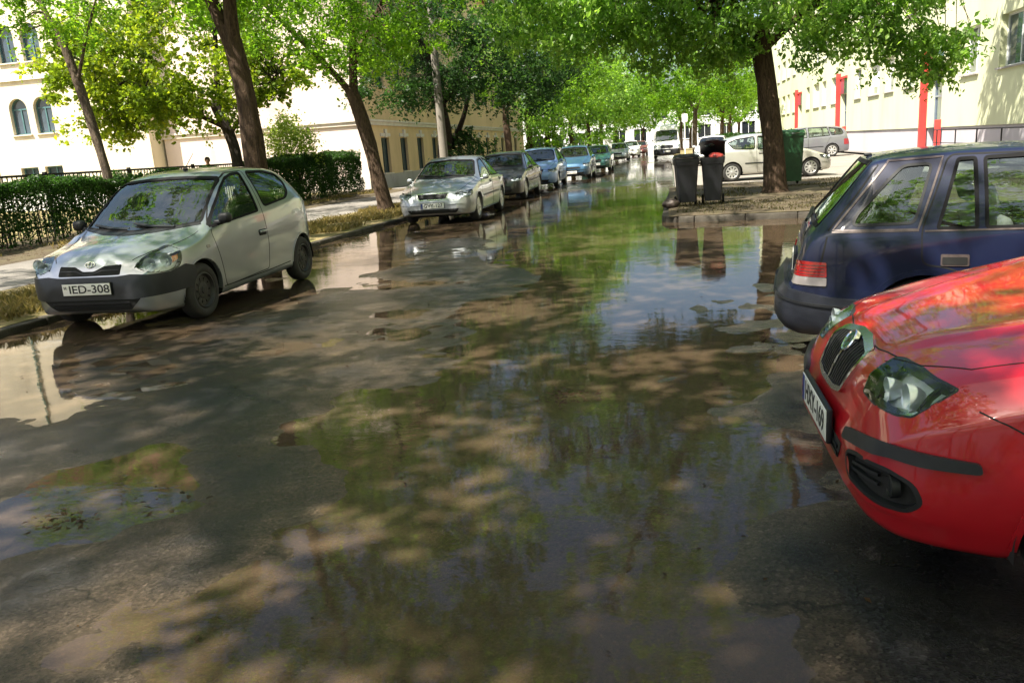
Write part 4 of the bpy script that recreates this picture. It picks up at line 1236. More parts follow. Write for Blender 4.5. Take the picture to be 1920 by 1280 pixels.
def wall_mesh(name, T, L_, z0, z1, holes, depth, mat, parent, arch=False):
    """a wall face with openings (x0, x1, za, zb, arched) and reveals of the given depth"""
    xs = sorted({0.0, L_} | {h[0] for h in holes} | {h[1] for h in holes})
    zs = sorted({z0, z1} | {h[2] for h in holes} | {h[3] for h in holes})
    V = []; F = []
    def q(pts):
        b = len(V); V.extend(T @ Vector(p) for p in pts); F.append(tuple(range(b, b + len(pts))))
    for i in range(len(xs) - 1):
        for j in range(len(zs) - 1):
            cx, cz = (xs[i] + xs[i + 1]) / 2, (zs[j] + zs[j + 1]) / 2
            if any(h[0] < cx < h[1] and h[2] < cz < h[3] for h in holes): continue
            q([(xs[i], 0, zs[j]), (xs[i + 1], 0, zs[j]), (xs[i + 1], 0, zs[j + 1]), (xs[i], 0, zs[j + 1])])
    for h in holes:
        x0, x1, za, zb = h[:4]
        if len(h) > 4 and h[4]:
            r = (x1 - x0) / 2; cx = (x0 + x1) / 2; zc = zb - r
            n_ = 12
            arc = [(cx + r * math.cos(math.pi * k / n_), zc + r * math.sin(math.pi * k / n_)) for k in range(n_ + 1)]
            for k in range(n_):
                a, b = arc[k], arc[k + 1]
                corner = (x1, zb) if k < n_ / 2 else (x0, zb)
                q([(corner[0], 0, corner[1]), (b[0], 0, b[1]), (a[0], 0, a[1])])
                q([(a[0], 0, a[1]), (b[0], 0, b[1]), (b[0], depth, b[1]), (a[0], depth, a[1])])
            ztop = zc
        else:
            ztop = zb
            q([(x0, 0, zb), (x1, 0, zb), (x1, depth, zb), (x0, depth, zb)])
        q([(x0, 0, za), (x0, 0, ztop), (x0, depth, ztop), (x0, depth, za)])
        q([(x1, 0, za), (x1, depth, za), (x1, depth, ztop), (x1, 0, ztop)])
        q([(x0, 0, za), (x0, depth, za), (x1, depth, za), (x1, 0, za)])
    return mesh(name, V, F, mat, parent, smooth=False)

def window_unit(T, h, depth, parent, pane, frame, bars=1, sill=True, shutter=None, blind=0.0):
    x0, x1, za, zb = h[:4]; arched = len(h) > 4 and h[4]
    b = MB(); fw = .06
    d0, d1 = depth - .07, depth
    r = (x1 - x0) / 2; zt = zb - r if arched else zb
    b.box(x0, x0 + fw, d0, d1, za, zt, T); b.box(x1 - fw, x1, d0, d1, za, zt, T)
    b.box(x0 + fw, x1 - fw, d0, d1, za, za + fw, T)
    if arched:
        cx = (x0 + x1) / 2
        for k in range(12):
            a0, a1 = math.pi * k / 12, math.pi * (k + 1) / 12
            pts = [(cx + rr * math.cos(a), zt + rr * math.sin(a)) for rr, a in ((r, a0), (r, a1), (r - fw, a1), (r - fw, a0))]
            v = [T @ Vector((p[0], d, p[1])) for d in (d0, d1) for p in pts]
            b.add(v, [(0, 1, 2, 3), (7, 6, 5, 4), (0, 4, 5, 1), (1, 5, 6, 2), (2, 6, 7, 3), (3, 7, 4, 0)])
        b.box(x0 + fw, x1 - fw, d0 + .01, d1, zt - .03, zt + .03, T)
    else:
        b.box(x0 + fw, x1 - fw, d0, d1, zb - fw, zb, T)
    for k in range(bars):
        xc = x0 + (x1 - x0) * (k + 1) / (bars + 1)
        b.box(xc - .03, xc + .03, d0 + .004, d1 - .002, za + fw, zt - (fw if not arched else -.02), T)
    w_ = b.build('window', frame, parent)
    p = MB(); p.box(x0 + .005, x1 - .005, depth - .03, depth - .02, za + .005, zb - (.005 if not arched else r * .12), T)
    p.build('pane', pane, w_)
    if blind:
        p = MB(); p.box(x0 + fw, x1 - fw, depth - .045, depth - .035, zb - fw - (zb - za) * blind, zb - fw, T); p.build('roller_blind', M['blind'], w_)
    if sill:
        p = MB(); p.box(x0 - .06, x1 + .06, -.09, depth - .072, za - .05, za - .002, T); p.build('sill', M['stone'] if sill is True else sill, w_)
    return w_

# --- yellow building with arched windows (far left)
bY = thing('arched_building', 'pale yellow building with pairs of arched teal windows beyond the iron fence', 'building', (-30, 33, 0))
def local_T(root, T): return root.matrix_basis.inverted() @ T
T, L_ = wall_frame((-62, 33), (-22.5, 33)); T = Matrix.Translation((30, -33, 0)) @ T
holes = []
for cx in (4.5, 11.7, 18.9, 26.1, 32.68):
    for dx in (0, 1.27):
        holes += [(cx + dx, cx + dx + .93, 3.62, 5.2, True), (cx + dx, cx + dx + .93, 6.72, 8.32, True), (cx + dx, cx + dx + .93, 1.25, 2.16, False)]
wall_mesh('wall', T, L_, .1, 11.5, holes, .24, M['plaster_yellow'], bY)
for h in holes: window_unit(T, h, .24, bY, M['wblue'] if h[4] else M['shutter'], M['teal'], 1, sill=bool(h[4]))
b = MB(); b.box(0, L_, -.06, 0, .1, 1.1, T); b.box(0, L_, -.10, -.002, 5.95, 6.1, T); b.build('string_course', M['plaster_white'], bY)
b = MB(); b.box(0, L_ - .3, 0.3, 12, .1, 11.4, T); b.build('interior', M['dark'], bY)
T1, L1 = wall_frame((-22.5, 33), (-22.5, 45)); wall_mesh('side_wall', Matrix.Translation((30, -33, 0)) @ T1, L1, .1, 11.5, [], .2, M['plaster_yellow'], bY)
b = MB(); b.box(-.3, L_ + .3, -.5, 13, 11.5, 11.75, T); b.box(0, L_, 1, 11, 11.75, 14, T); b.build('roof', M['roof'], bY)
b = MB(); b.tube([T @ Vector((31.4, -.08, .2)), T @ Vector((31.4, -.08, 11.4))], .055, 8); auto_smooth(b.build('downpipe', M['downpipe'], bY))

# --- beige building: blank end wall towards us, shuttered windows along the street
bP = thing('beige_building', 'beige building with blank end wall, cornice band and tall dark shuttered street windows', 'building', (-13, 34.4, 0))
sh = Matrix.Translation((13, -34.4, 0))
T, L_ = wall_frame((-22.4, 33.9), (-13, 34.4)); T = sh @ T
wall_mesh('end_wall', T, L_, .1, 11.8, [], .2, M['plaster_pink'], bP)
b = MB(); b.box(-.1, L_ + .14, -.14, -.002, 3.12, 3.2, T); b.box(-.1, L_ + .08, -.08, -.003, 2.96, 3.12, T); b.box(0, L_ + .02, -.06, -.002, .1, .78, T)
T2, L2 = wall_frame((-13, 34.4), (-13, 74)); T2 = sh @ T2
b.box(-.14 + .282, L2, -.14, -.002, 3.12, 3.2, T2); b.box(.162, L2, -.08, -.003, 2.96, 3.12, T2)
b.build('cornice', M['stone'], bP)
holes = [(1.9 + 2.75 * k, 3.0 + 2.75 * k, .82, 2.42, False) for k in range(13)] + [(1.9 + 2.75 * k, 3.0 + 2.75 * k, 4.7, 6.6, False) for k in range(13)] + [(1.9 + 2.75 * k, 3.0 + 2.75 * k, 8.2, 9.9, False) for k in range(13)]
wall_mesh('street_wall', T2, L2, .1, 11.8, holes, .2, M['plaster_ochre'], bP)
for h in holes: window_unit(T2, h, .2, bP, M['shutter'], M['shutter'], 1, sill=True)
for k in range(13):
    b = MB()
    x = 1.9 + 2.75 * k
    b.box(x + .42, x + .68, -.09, -.002, 2.44, 2.80, T2); b.box(x - .12, x + 1.22, -.05, -.002, 2.47, 2.62, T2)
    b.build('keystone', M['stone'], bP)
b = MB(); b.box(.065, L2, -.07, -.002, .1, .76, T2); b.build('plinth', M['plinth'], bP)
b = MB(); b.box(0.02, L2 - .02, .3, 9.2, .1, 11.7, T2); b.build('interior', M['dark'], bP)
b = MB(); b.box(-.4, L2 + .2, -.5, 9.7, 11.8, 12.1, T2); b.box(.4, L2 - .4, .6, 8.8, 12.1, 14, T2); b.build('roof', M['roof'], bP)

# --- pale green block of flats on the right, red framed entrances
bR = thing('apartment_block', 'pale green block of flats with grey plinth and red framed entrances on the right', 'building', (10, 50, 0))
T, L_ = wall_frame((10, 98), (10, -26)); T = Matrix.Translation((-10, -50, 0)) @ T
yx = lambda y: 98 - y
ent = [35.7, 52.9, 69.6, 86.5, 18.6, 1.5, -15.6]
holes = []; wins = []
for e in ent:
    holes.append((yx(e), yx(e - 1.75), .35, 3.35, False))
    for dy in (3.0, 6.3, 9.6, 12.9):
        y = e - 1.75 - dy if False else e - 2.2 - dy + 1.4
        if y - 1.5 > -25.5 and y < 97:
            for z in (2.92, 5.85, 8.8, 11.7):
                wdt = 1.55 if dy != 6.3 else 2.2
                wins.append((yx(y), yx(y - wdt), z, z + 1.55, False))
wins = [w_ for w_ in wins if not any(abs((w_[0] + w_[1]) / 2 - (h[0] + h[1]) / 2) < 1.9 for h in holes)]
wall_mesh('wall', T, L_, 1.22, 15, [h if h[2] > 1.3 else (h[0], h[1], 1.22, h[3]) for h in holes] + wins, .26, M['plaster_green'], bR)
wall_mesh('plinth', T @ Matrix.Translation((0, .06, 0)), L_, .1, 1.22, [(h[0], h[1], .35, 1.22) for h in holes], .2, M['plinth_pale'], bR)
for k, h in enumerate(wins): window_unit(T, h, .26, bR, M['wblue'], M['wframe'], 1, sill=M['plinth'], blind=(0, .45, .7, 0, .3, .95, 0)[k * 5 % 7])
for h in holes:
    d = MB(); x0, x1 = h[0], h[1]; D = .30
    for (a, b_) in ((x0, x0 + .07), (x1 - .07, x1), ((x0 + x1) / 2 - .04, (x0 + x1) / 2 + .04)): d.box(a, b_, D - .05, D, .35, 3.35, T)
    for z in (.35, 2.35, 3.28): d.box(x0 + .07, (x0 + x1) / 2 - .04, D - .048, D - .002, z, z + .07, T); d.box((x0 + x1) / 2 + .04, x1 - .07, D - .048, D - .002, z, z + .07, T)
    dr = d.build('door', M['door_grey'], bR)
    d = MB(); d.box(x0 + .01, x1 - .01, D + .002, D + .012, .36, 3.34, T); d.build('pane', M['wblue'], dr)
    d = MB(); d.box(x0 - .24, x0 - .02, -.24, -.002, .14, 4.55, T); d.box(x1 + .02, x1 + .075, -.22, -.002, .14, 1.5, T)
    d.box(x0 - .018, x1 + .1, -.10, -.003, 4.2, 4.32, T)
    d.build('entrance_frame', M['red_paint'], bR)
    d = MB(); d.box(x0 + .0, x1 - .0, -.03, -.004, 3.36, 4.19, T); d.build('transom_panel', M['wblue'], bR)
    d = MB(); d.box(x0 - .6, x1 + .2, -1.0, -.002, .135, .33, T); d.build('doorstep', M['plinth'], bR)
b = MB(); b.box(0.02, L_ - .02, .4, 11, .1, 14.9, T); b.build('interior', M['dark'], bR)
b = MB(); b.box(-.1, L_ + .1, -.1, 11.5, 15, 15.35, T); b.build('roof', M['plinth'], bR)
T3, L3 = wall_frame((10, -26), (21, -26)); T3 = Matrix.Translation((-10, -50, 0)) @ T3
b = MB(); b.box(.0, 11, 0, .4, .1, 15, T3); b.build('end_wall', M['plaster_green'], bR)
# low railing along the plinth
rl = thing('railing', 'low metal railing in front of the grey plinth, right of the nearest red entrance', 'railing', (9.5, 25, .135))
for y in np.arange(-8.4, 8.3, 2.0):
    b = MB(); b.tube([(0, y, 0), (0, y, 1.0)], .022, 6); b.build('post', M['iron'], rl)
b = MB(); b.tube([(0, -8.4, 1.0), (0, 8.0, 1.0)], .02, 6); b.tube([(0, -8.4, .55), (0, 8.0, .55)], .014, 6); b.build('rail', M['iron'], rl)

# --- building closing the street
bE = thing('end_building', 'yellow and white building with rows of windows closing the far end of the street', 'building', (2, 125, 0))
T, L_ = wall_frame((-30, 125), (45, 125)); T = Matrix.Translation((-2, -125, 0)) @ T
holes = [(3 + 3.1 * k, 4.9 + 3.1 * k, z, z + 1.9, False) for k in range(23) for z in (1.3, 4.4)]
wall_mesh('wall', T, L_, .0, 7, holes, .2, M['plaster_white'], bE)
for h in holes: window_unit(T, h, .2, bE, M['wdark'], M['wframe'], 1, sill=True)
b = MB(); b.box(0, L_, .25, 10, .1, 6.9, T); b.build('interior', M['dark'], bE)
b = MB(); b.box(-.3, L_ + .3, -.3, 11, 7, 7.3, T); b.build('roof', M['plinth'], bE)

# ------------------------------------------------------------------ iron fence
fn = thing('iron_fence', 'dark iron picket fence running behind the long hedge', 'fence', (-15, 20, .2))
b = MB()
for y in np.arange(-12, 13.9, .145): b.box(-.011, .011, y - .011, y + .011, 0, 1.42)
b.build('picket', M['iron'], fn)
b = MB(); b.box(-.02, .02, -12, 13.9, 1.42, 1.475); b.box(-.013, .013, -12, 13.9, .2, .24); b.build('rail', M['iron'], fn)
for y in np.arange(-12, 14, 3.2):
    b = MB(); b.box(-.04, .04, y - .04, y + .04, 0, 1.52); b.build('post', M['iron'], fn)
# ------------------------------------------------------------------ trees, hedges, grass
def bark(name, a, b, scale=9.0):
    mm, n, out = mat_new(name)
    p = N(n, "BsdfPrincipled", Roughness=0.92); p.inputs["Specular IOR Level"].default_value = 0.15
    pos = N(n, "NewGeometry").outputs["Position"]
    mp = N(n, "Mapping"); mp.inputs["Scale"].default_value = (1, 1, .22); n.links.new(pos, mp.inputs["Vector"])
    f = noise(n, scale * 2.2, 8, 0.72, mp.outputs[0], 1.2)
    n.links.new(ramp(n, f, [(0.34, a), (0.52, b), (0.72, tuple(min(1, x * 1.7) for x in b))]), p.inputs["Base Color"])
    n.links.new(bump(n, f, 1.0, 0.05), p.inputs["Normal"])
    n.links.new(p.outputs[0], out.inputs[0])
    return mm

def leaf_mat(name, dark, mid, light, trans, spec=0.25):
    mm, n, out = mat_new(name)
    at = N(n, "Attribute", attribute_name="tone")
    c = ramp(n, at.outputs["Fac"], [(0.0, dark), (0.5, mid), (1.0, light)])
    p = N(n, "BsdfPrincipled", Roughness=0.38); p.inputs["Specular IOR Level"].default_value = spec
    n.links.new(c, p.inputs["Base Color"])
    t = N(n, "BsdfTranslucent")
    mx = N(n, "Mix", data_type='RGBA', blend_type='MULTIPLY'); mx.inputs[0].default_value = 1.0
    mx.inputs[7].default_value = (*trans, 1); n.links.new(c, mx.inputs[6])
    n.links.new(mx.outputs[2], t.inputs[0])
    ms = N(n, "MixShader"); ms.inputs[0].default_value = 0.52
    n.links.new(p.outputs[0], ms.inputs[1]); n.links.new(t.outputs[0], ms.inputs[2])
    n.links.new(ms.outputs[0], out.inputs[0])
    return mm
M['bark'] = bark("bark_brown", (0.022, 0.015, 0.011), (0.075, 0.050, 0.034))
M['bark_grey'] = bark("bark_grey", (0.03, 0.024, 0.02), (0.115, 0.088, 0.066))
M['bark_dark'] = bark("bark_dark", (0.012, 0.010, 0.009), (0.040, 0.032, 0.026))
M['leaf_ash'] = leaf_mat("leaf_ash", (0.042, 0.092, 0.009), (0.085, 0.180, 0.012), (0.165, 0.275, 0.022), (2.9, 2.8, 1.5))
M['leaf_maple'] = leaf_mat("leaf_maple", (0.055, 0.100, 0.010), (0.120, 0.190, 0.014), (0.230, 0.290, 0.022), (2.4, 2.2, 1.2))
M['leaf_dark'] = leaf_mat("leaf_dark", (0.014, 0.038, 0.012), (0.026, 0.064, 0.016), (0.050, 0.100, 0.022), (1.8, 2.0, 1.2))
M['leaf_elm'] = leaf_mat("leaf_elm", (0.052, 0.110, 0.020), (0.110, 0.210, 0.036), (0.200, 0.300, 0.060), (2.9, 2.9, 1.7), 0.5)
M['leaf_hedge'] = leaf_mat("leaf_hedge", (0.012, 0.034, 0.008), (0.024, 0.060, 0.011), (0.045, 0.095, 0.018), (1.8, 2.0, 1.2))
M['leaf_bush'] = leaf_mat("leaf_bush", (0.10, 0.16, 0.02), (0.19, 0.27, 0.04), (0.30, 0.38, 0.07), (2.0, 2.0, 1.3))
M['grass'] = leaf_mat("dry_grass", (0.07, 0.075, 0.02), (0.19, 0.155, 0.06), (0.33, 0.265, 0.12), (1.5, 1.4, 1.0))
M['litter'] = leaf_mat("fallen_leaf", (0.025, 0.014, 0.008), (0.06, 0.036, 0.018), (0.12, 0.075, 0.035), (1.2, 1.1, 1.0))

def leaf_mesh(name, C, size, mat, parent=None, tone=None, aspect=0.52, droop=0.5, seed=1, flat=0.0, kind=None):
    """many small folded leaves (4 corners, 2 faces) at the given centres"""
    g = np.random.default_rng(seed)
    n = len(C)
    ax = g.normal(size=(n, 3)); ax[:, 2] = ax[:, 2] * (0.6 if flat == 0 else 0.1) - droop
    ax /= np.linalg.norm(ax, axis=1)[:, None]
    nr = g.normal(size=(n, 3)); nr[:, 2] += 0.5 + flat * 6
    sd = np.cross(ax, nr); sd /= np.linalg.norm(sd, axis=1)[:, None] + 1e-9
    up = np.cross(sd, ax)
    s = size * (.45 + 1.15 * g.uniform(0, 1, n) ** 1.4)[:, None]
    V = np.empty((n, 4, 3))
    V[:, 0] = C - ax * s * .5
    V[:, 1] = C + sd * s * aspect * .5 + up * s * .10 - ax * s * .05
    V[:, 2] = C + ax * s * .5
    V[:, 3] = C - sd * s * aspect * .5 + up * s * .10 - ax * s * .05
    base = (np.arange(n) * 4)[:, None]
    F = np.stack([base + np.array([0, 1, 2]), base + np.array([0, 2, 3])], 1).reshape(-1)
    me = bpy.data.meshes.new(name)
    me.vertices.add(n * 4); me.vertices.foreach_set("co", V.reshape(-1))
    me.loops.add(n * 6); me.loops.foreach_set("vertex_index", F.astype(np.int32))
    me.polygons.add(n * 2)
    me.polygons.foreach_set("loop_start", np.arange(0, n * 6, 3, dtype=np.int32))
    at = me.attributes.new("tone", 'FLOAT', 'FACE')
    t = g.uniform(0, 1, n) * .6 + (tone if tone is not None else g.uniform(0, .4, n))
    at.data.foreach_set("value", np.repeat(np.clip(t, 0, 1), 2).astype(np.float32))
    me.update(); me.validate()
    o = link(name, me, mat, parent)
    if kind: o["kind"] = kind
    return o

def limb_pts(a, b, g, n=6, sag=.12):
    a, b = Vector(a), Vector(b)
    L_ = (b - a).length
    w_ = Vector(g.normal(size=3)) * L_ * .06; w2 = Vector(g.normal(size=3)) * L_ * .05
    out = []
    for i in range(n + 1):
        t = i / n
        p = a.lerp(b, t) + w_ * math.sin(math.pi * t) + w2 * math.sin(2 * math.pi * t)
        p.z += sag * L_ * math.sin(math.pi * t)
        out.append(p)
    return out

def tree(label, trunk, r, limbs, crowns, lm, bm, size=.10, per=120, clump=.55, group='street trees', seed=1, name='street_tree', droop=.5, aspect=.52, flare=1.35):
    """trunk: path of points; limbs: list of paths; crowns: (cx, cy, cz, rx, ry, rz, clumps)"""
    g = np.random.default_rng(seed)
    base = Vector(trunk[0])
    root = thing(name, label, 'tree', base, 0, group)
    off = -base
    tb = MB()
    def smooth_path(P, k=2):
        Q = chaikin([tuple(p) for p in P], k)
        return [Vector(q) for q in Q]
    P = smooth_path(trunk)
    rad = []
    for i in range(len(P)):
        t = i / (len(P) - 1)
        rad.append((r[0] * (1 - t) + r[1] * t) * (1 + (flare - 1) * math.exp(-t * 14)))
    P = [P[0] - Vector((0, 0, .12))] + P; rad = [rad[0] * 1.1] + rad
    # slightly lumpy trunk
    b0 = len(tb.v)
    tb.tube([p + off for p in P], rad, 16)
    for i in range(b0, len(tb.v)):
        v = Vector(tb.v[i]); q = (v + base)
        k = .06 * r[0] * float(fbm(np.array(q.x * 5 + q.z * .8), np.array(q.y * 5 + q.z * 1.3), seed, 3))
        c = min(P, key=lambda p: (p - q).length_squared)
        d = (q - c); d.normalize()
        tb.v[i] = tuple(v + d * k * 2)
    nodes = [(p, rr) for p, rr in zip(P[len(P) // 2:], rad[len(P) // 2:])]
    for lp in limbs:
        Q = smooth_path([Vector(x) for x in lp[0]], 2)
        rr = [lp[1] * (1 - i / (len(Q) - 1)) + lp[2] * i / (len(Q) - 1) for i in range(len(Q))]
        tb.tube([q + off for q in Q], rr, 10)
        nodes += list(zip(Q, rr))
    C = []; tone = []
    for (cx, cy, cz, rx, ry, rz, nc) in crowns:
        for _ in range(nc):
            d = g.normal(size=3); d /= np.linalg.norm(d)
            k = g.uniform(.25, 1) ** .45
            c = np.array([cx + d[0] * rx * k, cy + d[1] * ry * k, cz + d[2] * rz * k])
            q = Vector(c)
            node, nr = min(nodes, key=lambda z: (z[0] - q).length + (.5 if z[0].z > q.z + .8 else 0))
            if g.uniform() < .8 and (node - q).length < 2.3:
                pts = limb_pts(node, q, g)
                r0 = min(nr * .45, .012 + .014 * (q - node).length)
                tb.tube([p + off for p in pts], [r0 + (.006 - r0) * i / (len(pts) - 1) for i in range(len(pts))], 5, cap=False)
                if len(nodes) < 90: nodes += [(pts[3], r0 * .6), (pts[5], r0 * .4)]
            m_ = int(per * g.uniform(.6, 1.4))
            cr = clump * g.uniform(.6, 1.3)
            # twigs fanning from the clump centre, each with its leaves
            nt_ = max(3, m_ // 14)
            td = g.normal(size=(nt_, 3)); td[:, 2] = td[:, 2] * .55 - .15
            td /= np.linalg.norm(td, axis=1)[:, None]
            ti = g.integers(0, nt_, m_)
            tt = g.uniform(.15, 1, m_) ** .7
            pos = c + td[ti] * (tt * cr)[:, None] + g.normal(size=(m_, 3)) * cr * .13
            pos[:, 2] -= (tt ** 2) * cr * .35 * droop
            C.append(pos); tone.append(np.full(m_, g.uniform(-.12, .5)))
    C = np.vstack(C); tone = np.concatenate(tone)
    keep = C[:, 2] > .4
    C, tone = C[keep], tone[keep]
    to = tb.build('trunk', bm, root); auto_smooth(to, 60)
    leaf_mesh('crown', C - np.array(base), size, lm, root, tone, aspect, droop, seed)
    return root

# left row
tree('tree with forked dark trunk rising behind the silver hatchback', [(-7.55, 14.15, .12), (-7.5, 14.1, 1.5), (-7.52, 14.05, 2.9), (-7.6, 14.0, 3.7)], (.205, .165),
     [([(-7.6, 14.0, 3.5), (-7.85, 14.0, 4.3), (-8.5, 14.0, 6.0), (-9.2, 14.2, 8.0)], .15, .06), ([(-7.58, 14, 3.5), (-7.5, 13.9, 4.4), (-7.2, 13.7, 6.2), (-6.5, 13.3, 8.5)], .15, .05),
      ([(-7.3, 13.8, 5.6), (-6.0, 13.0, 6.6), (-4.4, 12.2, 7.6)], .07, .03), ([(-7.5, 14.0, 4.6), (-7.9, 15.2, 5.6), (-8.2, 16.8, 6.6)], .07, .03)],
     [(-7.0, 13.4, 7.9, 4.8, 4.6, 2.9, 190), (-4.2, 11.2, 7.4, 2.8, 3.0, 1.8, 44), (-8.4, 15.0, 5.4, 2.2, 2.2, 1.0, 36)], M['leaf_ash'], M['bark'], .135, 120, .62, seed=11)
tree('slender leaning tree on the verge in front of the shuttered building', [(-7.45, 20.6, .12), (-7.62, 20.6, 1.4), (-7.85, 20.6, 2.6), (-8.05, 20.6, 3.3)], (.205, .16),
     [([(-8.0, 20.6, 3.1), (-8.6, 20.5, 3.9), (-9.3, 20.3, 4.7), (-10.3, 20.0, 5.9)], .10, .04), ([(-8.0, 20.6, 3.1), (-7.9, 20.6, 4.2), (-7.7, 20.5, 5.6), (-7.6, 20.3, 7.5)], .13, .04),
      ([(-7.85, 20.6, 3.9), (-7.2, 20.5, 4.9), (-6.2, 20.2, 6.2)], .07, .03)],
     [(-7.6, 20.4, 6.3, 3.4, 3.4, 2.7, 190), (-7.6, 20.0, 4.4, 1.5, 1.5, .9, 34), (-10.2, 20.0, 5.7, 1.9, 1.8, 1.2, 40), (-4.9, 19.3, 7.2, 2.0, 2.4, 1.6, 50)], M['leaf_ash'], M['bark'], .105, 120, .55, seed=12)
tree('thin leaning tree growing through the hedge, nearest the arched building', [(-13.5, 18.0, .2), (-13.62, 18, 1.9), (-13.85, 18, 3.4), (-14.25, 18, 5.2)], (.125, .09),
     [([(-14.2, 18, 4.6), (-14.6, 18, 5.8), (-15.0, 18, 7.4)], .08, .03), ([(-14.0, 18, 3.6), (-13.4, 17.8, 4.6), (-12.6, 17.5, 5.6)], .05, .02)],
     [(-14.0, 17.8, 6.7, 2.8, 2.6, 1.5, 84), (-13.0, 17.4, 4.9, .9, .9, .6, 12), (-14.6, 17.8, 5.0, .9, .8, .5, 9)], M['leaf_ash'], M['bark_grey'], .10, 110, .5, seed=13)
tree('dense yellow-green maple behind the iron fence', [(-14.0, 25, .25), (-13.95, 25, 1.4), (-14.05, 25, 2.4), (-14.5, 25, 3.6)], (.21, .15),
     [([(-14.2, 25, 2.8), (-15.3, 24.8, 3.4), (-16.8, 24.5, 3.9)], .10, .04), ([(-14.4, 25, 3.4), (-14.2, 25, 5), (-14.0, 25, 7)], .12, .04), ([(-14.1, 25, 2.6), (-13.0, 24.6, 3.5), (-11.8, 24.2, 4.2)], .08, .03),
      ([(-15.2, 24.8, 3.4), (-17.2, 24.0, 4.6), (-18.6, 23.5, 5.4)], .07, .03)],
     [(-15.6, 24.3, 5.0, 3.6, 3.0, 2.2, 190), (-17.4, 23.6, 4.8, 2.0, 2.0, 1.4, 64), (-17.2, 23.0, 3.0, 1.2, 1.0, .5, 14), (-12.3, 24.3, 4.5, 1.7, 1.6, 1.0, 40), (-14.8, 23.2, 3.6, 1.6, 1.2, .6, 26)],
     M['leaf_maple'], M['bark_dark'], .125, 100, .5, seed=14, aspect=.8, group='garden trees', name='garden_tree')
tree('dark leaning tree with ivy behind the concrete pole', [(-8.35, 31.0, .12), (-8.5, 30.5, 1.2), (-8.2, 30.0, 2.2), (-8.15, 29.4, 3.4), (-8.35, 28.4, 5.2)], (.30, .20),
     [([(-8.2, 29.6, 3.2), (-7.2, 29.4, 4.2), (-6.0, 29, 5.4)], .13, .04), ([(-8.3, 28.6, 4.8), (-8.6, 28, 6.6), (-8.5, 27.6, 8.5)], .16, .05), ([(-8.4, 30.6, 1.5), (-7.6, 30.4, 2.6), (-7.2, 30.2, 3.8)], .14, .05)],
     [(-7.0, 29.2, 5.6, 4.2, 3.4, 2.6, 230), (-5.2, 28.8, 4.0, 2.2, 2.2, 1.3, 60), (-7.6, 30.6, 1.6, .85, .8, .8, 26), (-9.3, 28.6, 4.2, 2.0, 2, 1.3, 44)], M['leaf_dark'], M['bark_dark'], .12, 110, .6, seed=15)
left_far = [(-7.9, 40.4, 'brown trunked tree beside the building corner, beyond the dark leaning tree', 'leaf_ash', .19), (-8.0, 47.5, 'ivy-clad tree on the left verge beyond the brown trunked tree', 'leaf_elm', .20), (-7.9, 54.0, 'second ivy-clad tree on the left verge', 'leaf_ash', .20),
            (-7.4, 63, 'leafy tree on the left verge level with the green hatchback', 'leaf_elm', .2), (-7.0, 73, 'leafy tree on the left verge beyond the green hatchback', 'leaf_ash', .2), (-6.8, 84, 'far tree on the left verge near the white van', 'leaf_elm', .2), (-6.2, 97, 'farthest tree on the left verge', 'leaf_ash', .2)]
for k, (x, y, lab, lm, r) in enumerate(left_far):
    h = 4.0
    cr = [(x + 1.0, y - .4, 6.6, 4.3, 3.6, 3.2, 150), (x + 2.8, y - 1, 4.7, 2.6, 2.2, 1.5, 56)]
    if k in (1, 2): cr += [(x, y, 2.2, .8, .8, 1.6, 26), (x + .6, y, 3.4, 1.6, 1.4, 1.0, 24)]
    if k > 2: cr += [(x + .2, y, 2.7, 1.3, 1.2, 1.4, 26)]
    tree(lab, [(x, y, .12), (x + .05, y, 1.6), (x - .05, y, 3.0), (x + .1, y, h)], (r, r * .75), [([(x + .1, y, h - .3), (x + .4, y, 5.5), (x + .8, y, 7.5)], r * .6, .05), ([(x + .05, y, h - .5), (x + 1.4, y - .4, 5.2), (x + 2.8, y - .8, 6.2)], r * .5, .04)],
         cr, M[lm], M['bark'], .15 if k < 3 else .20, 80 if k < 3 else 60, .62 if k < 3 else .75, seed=30 + k)
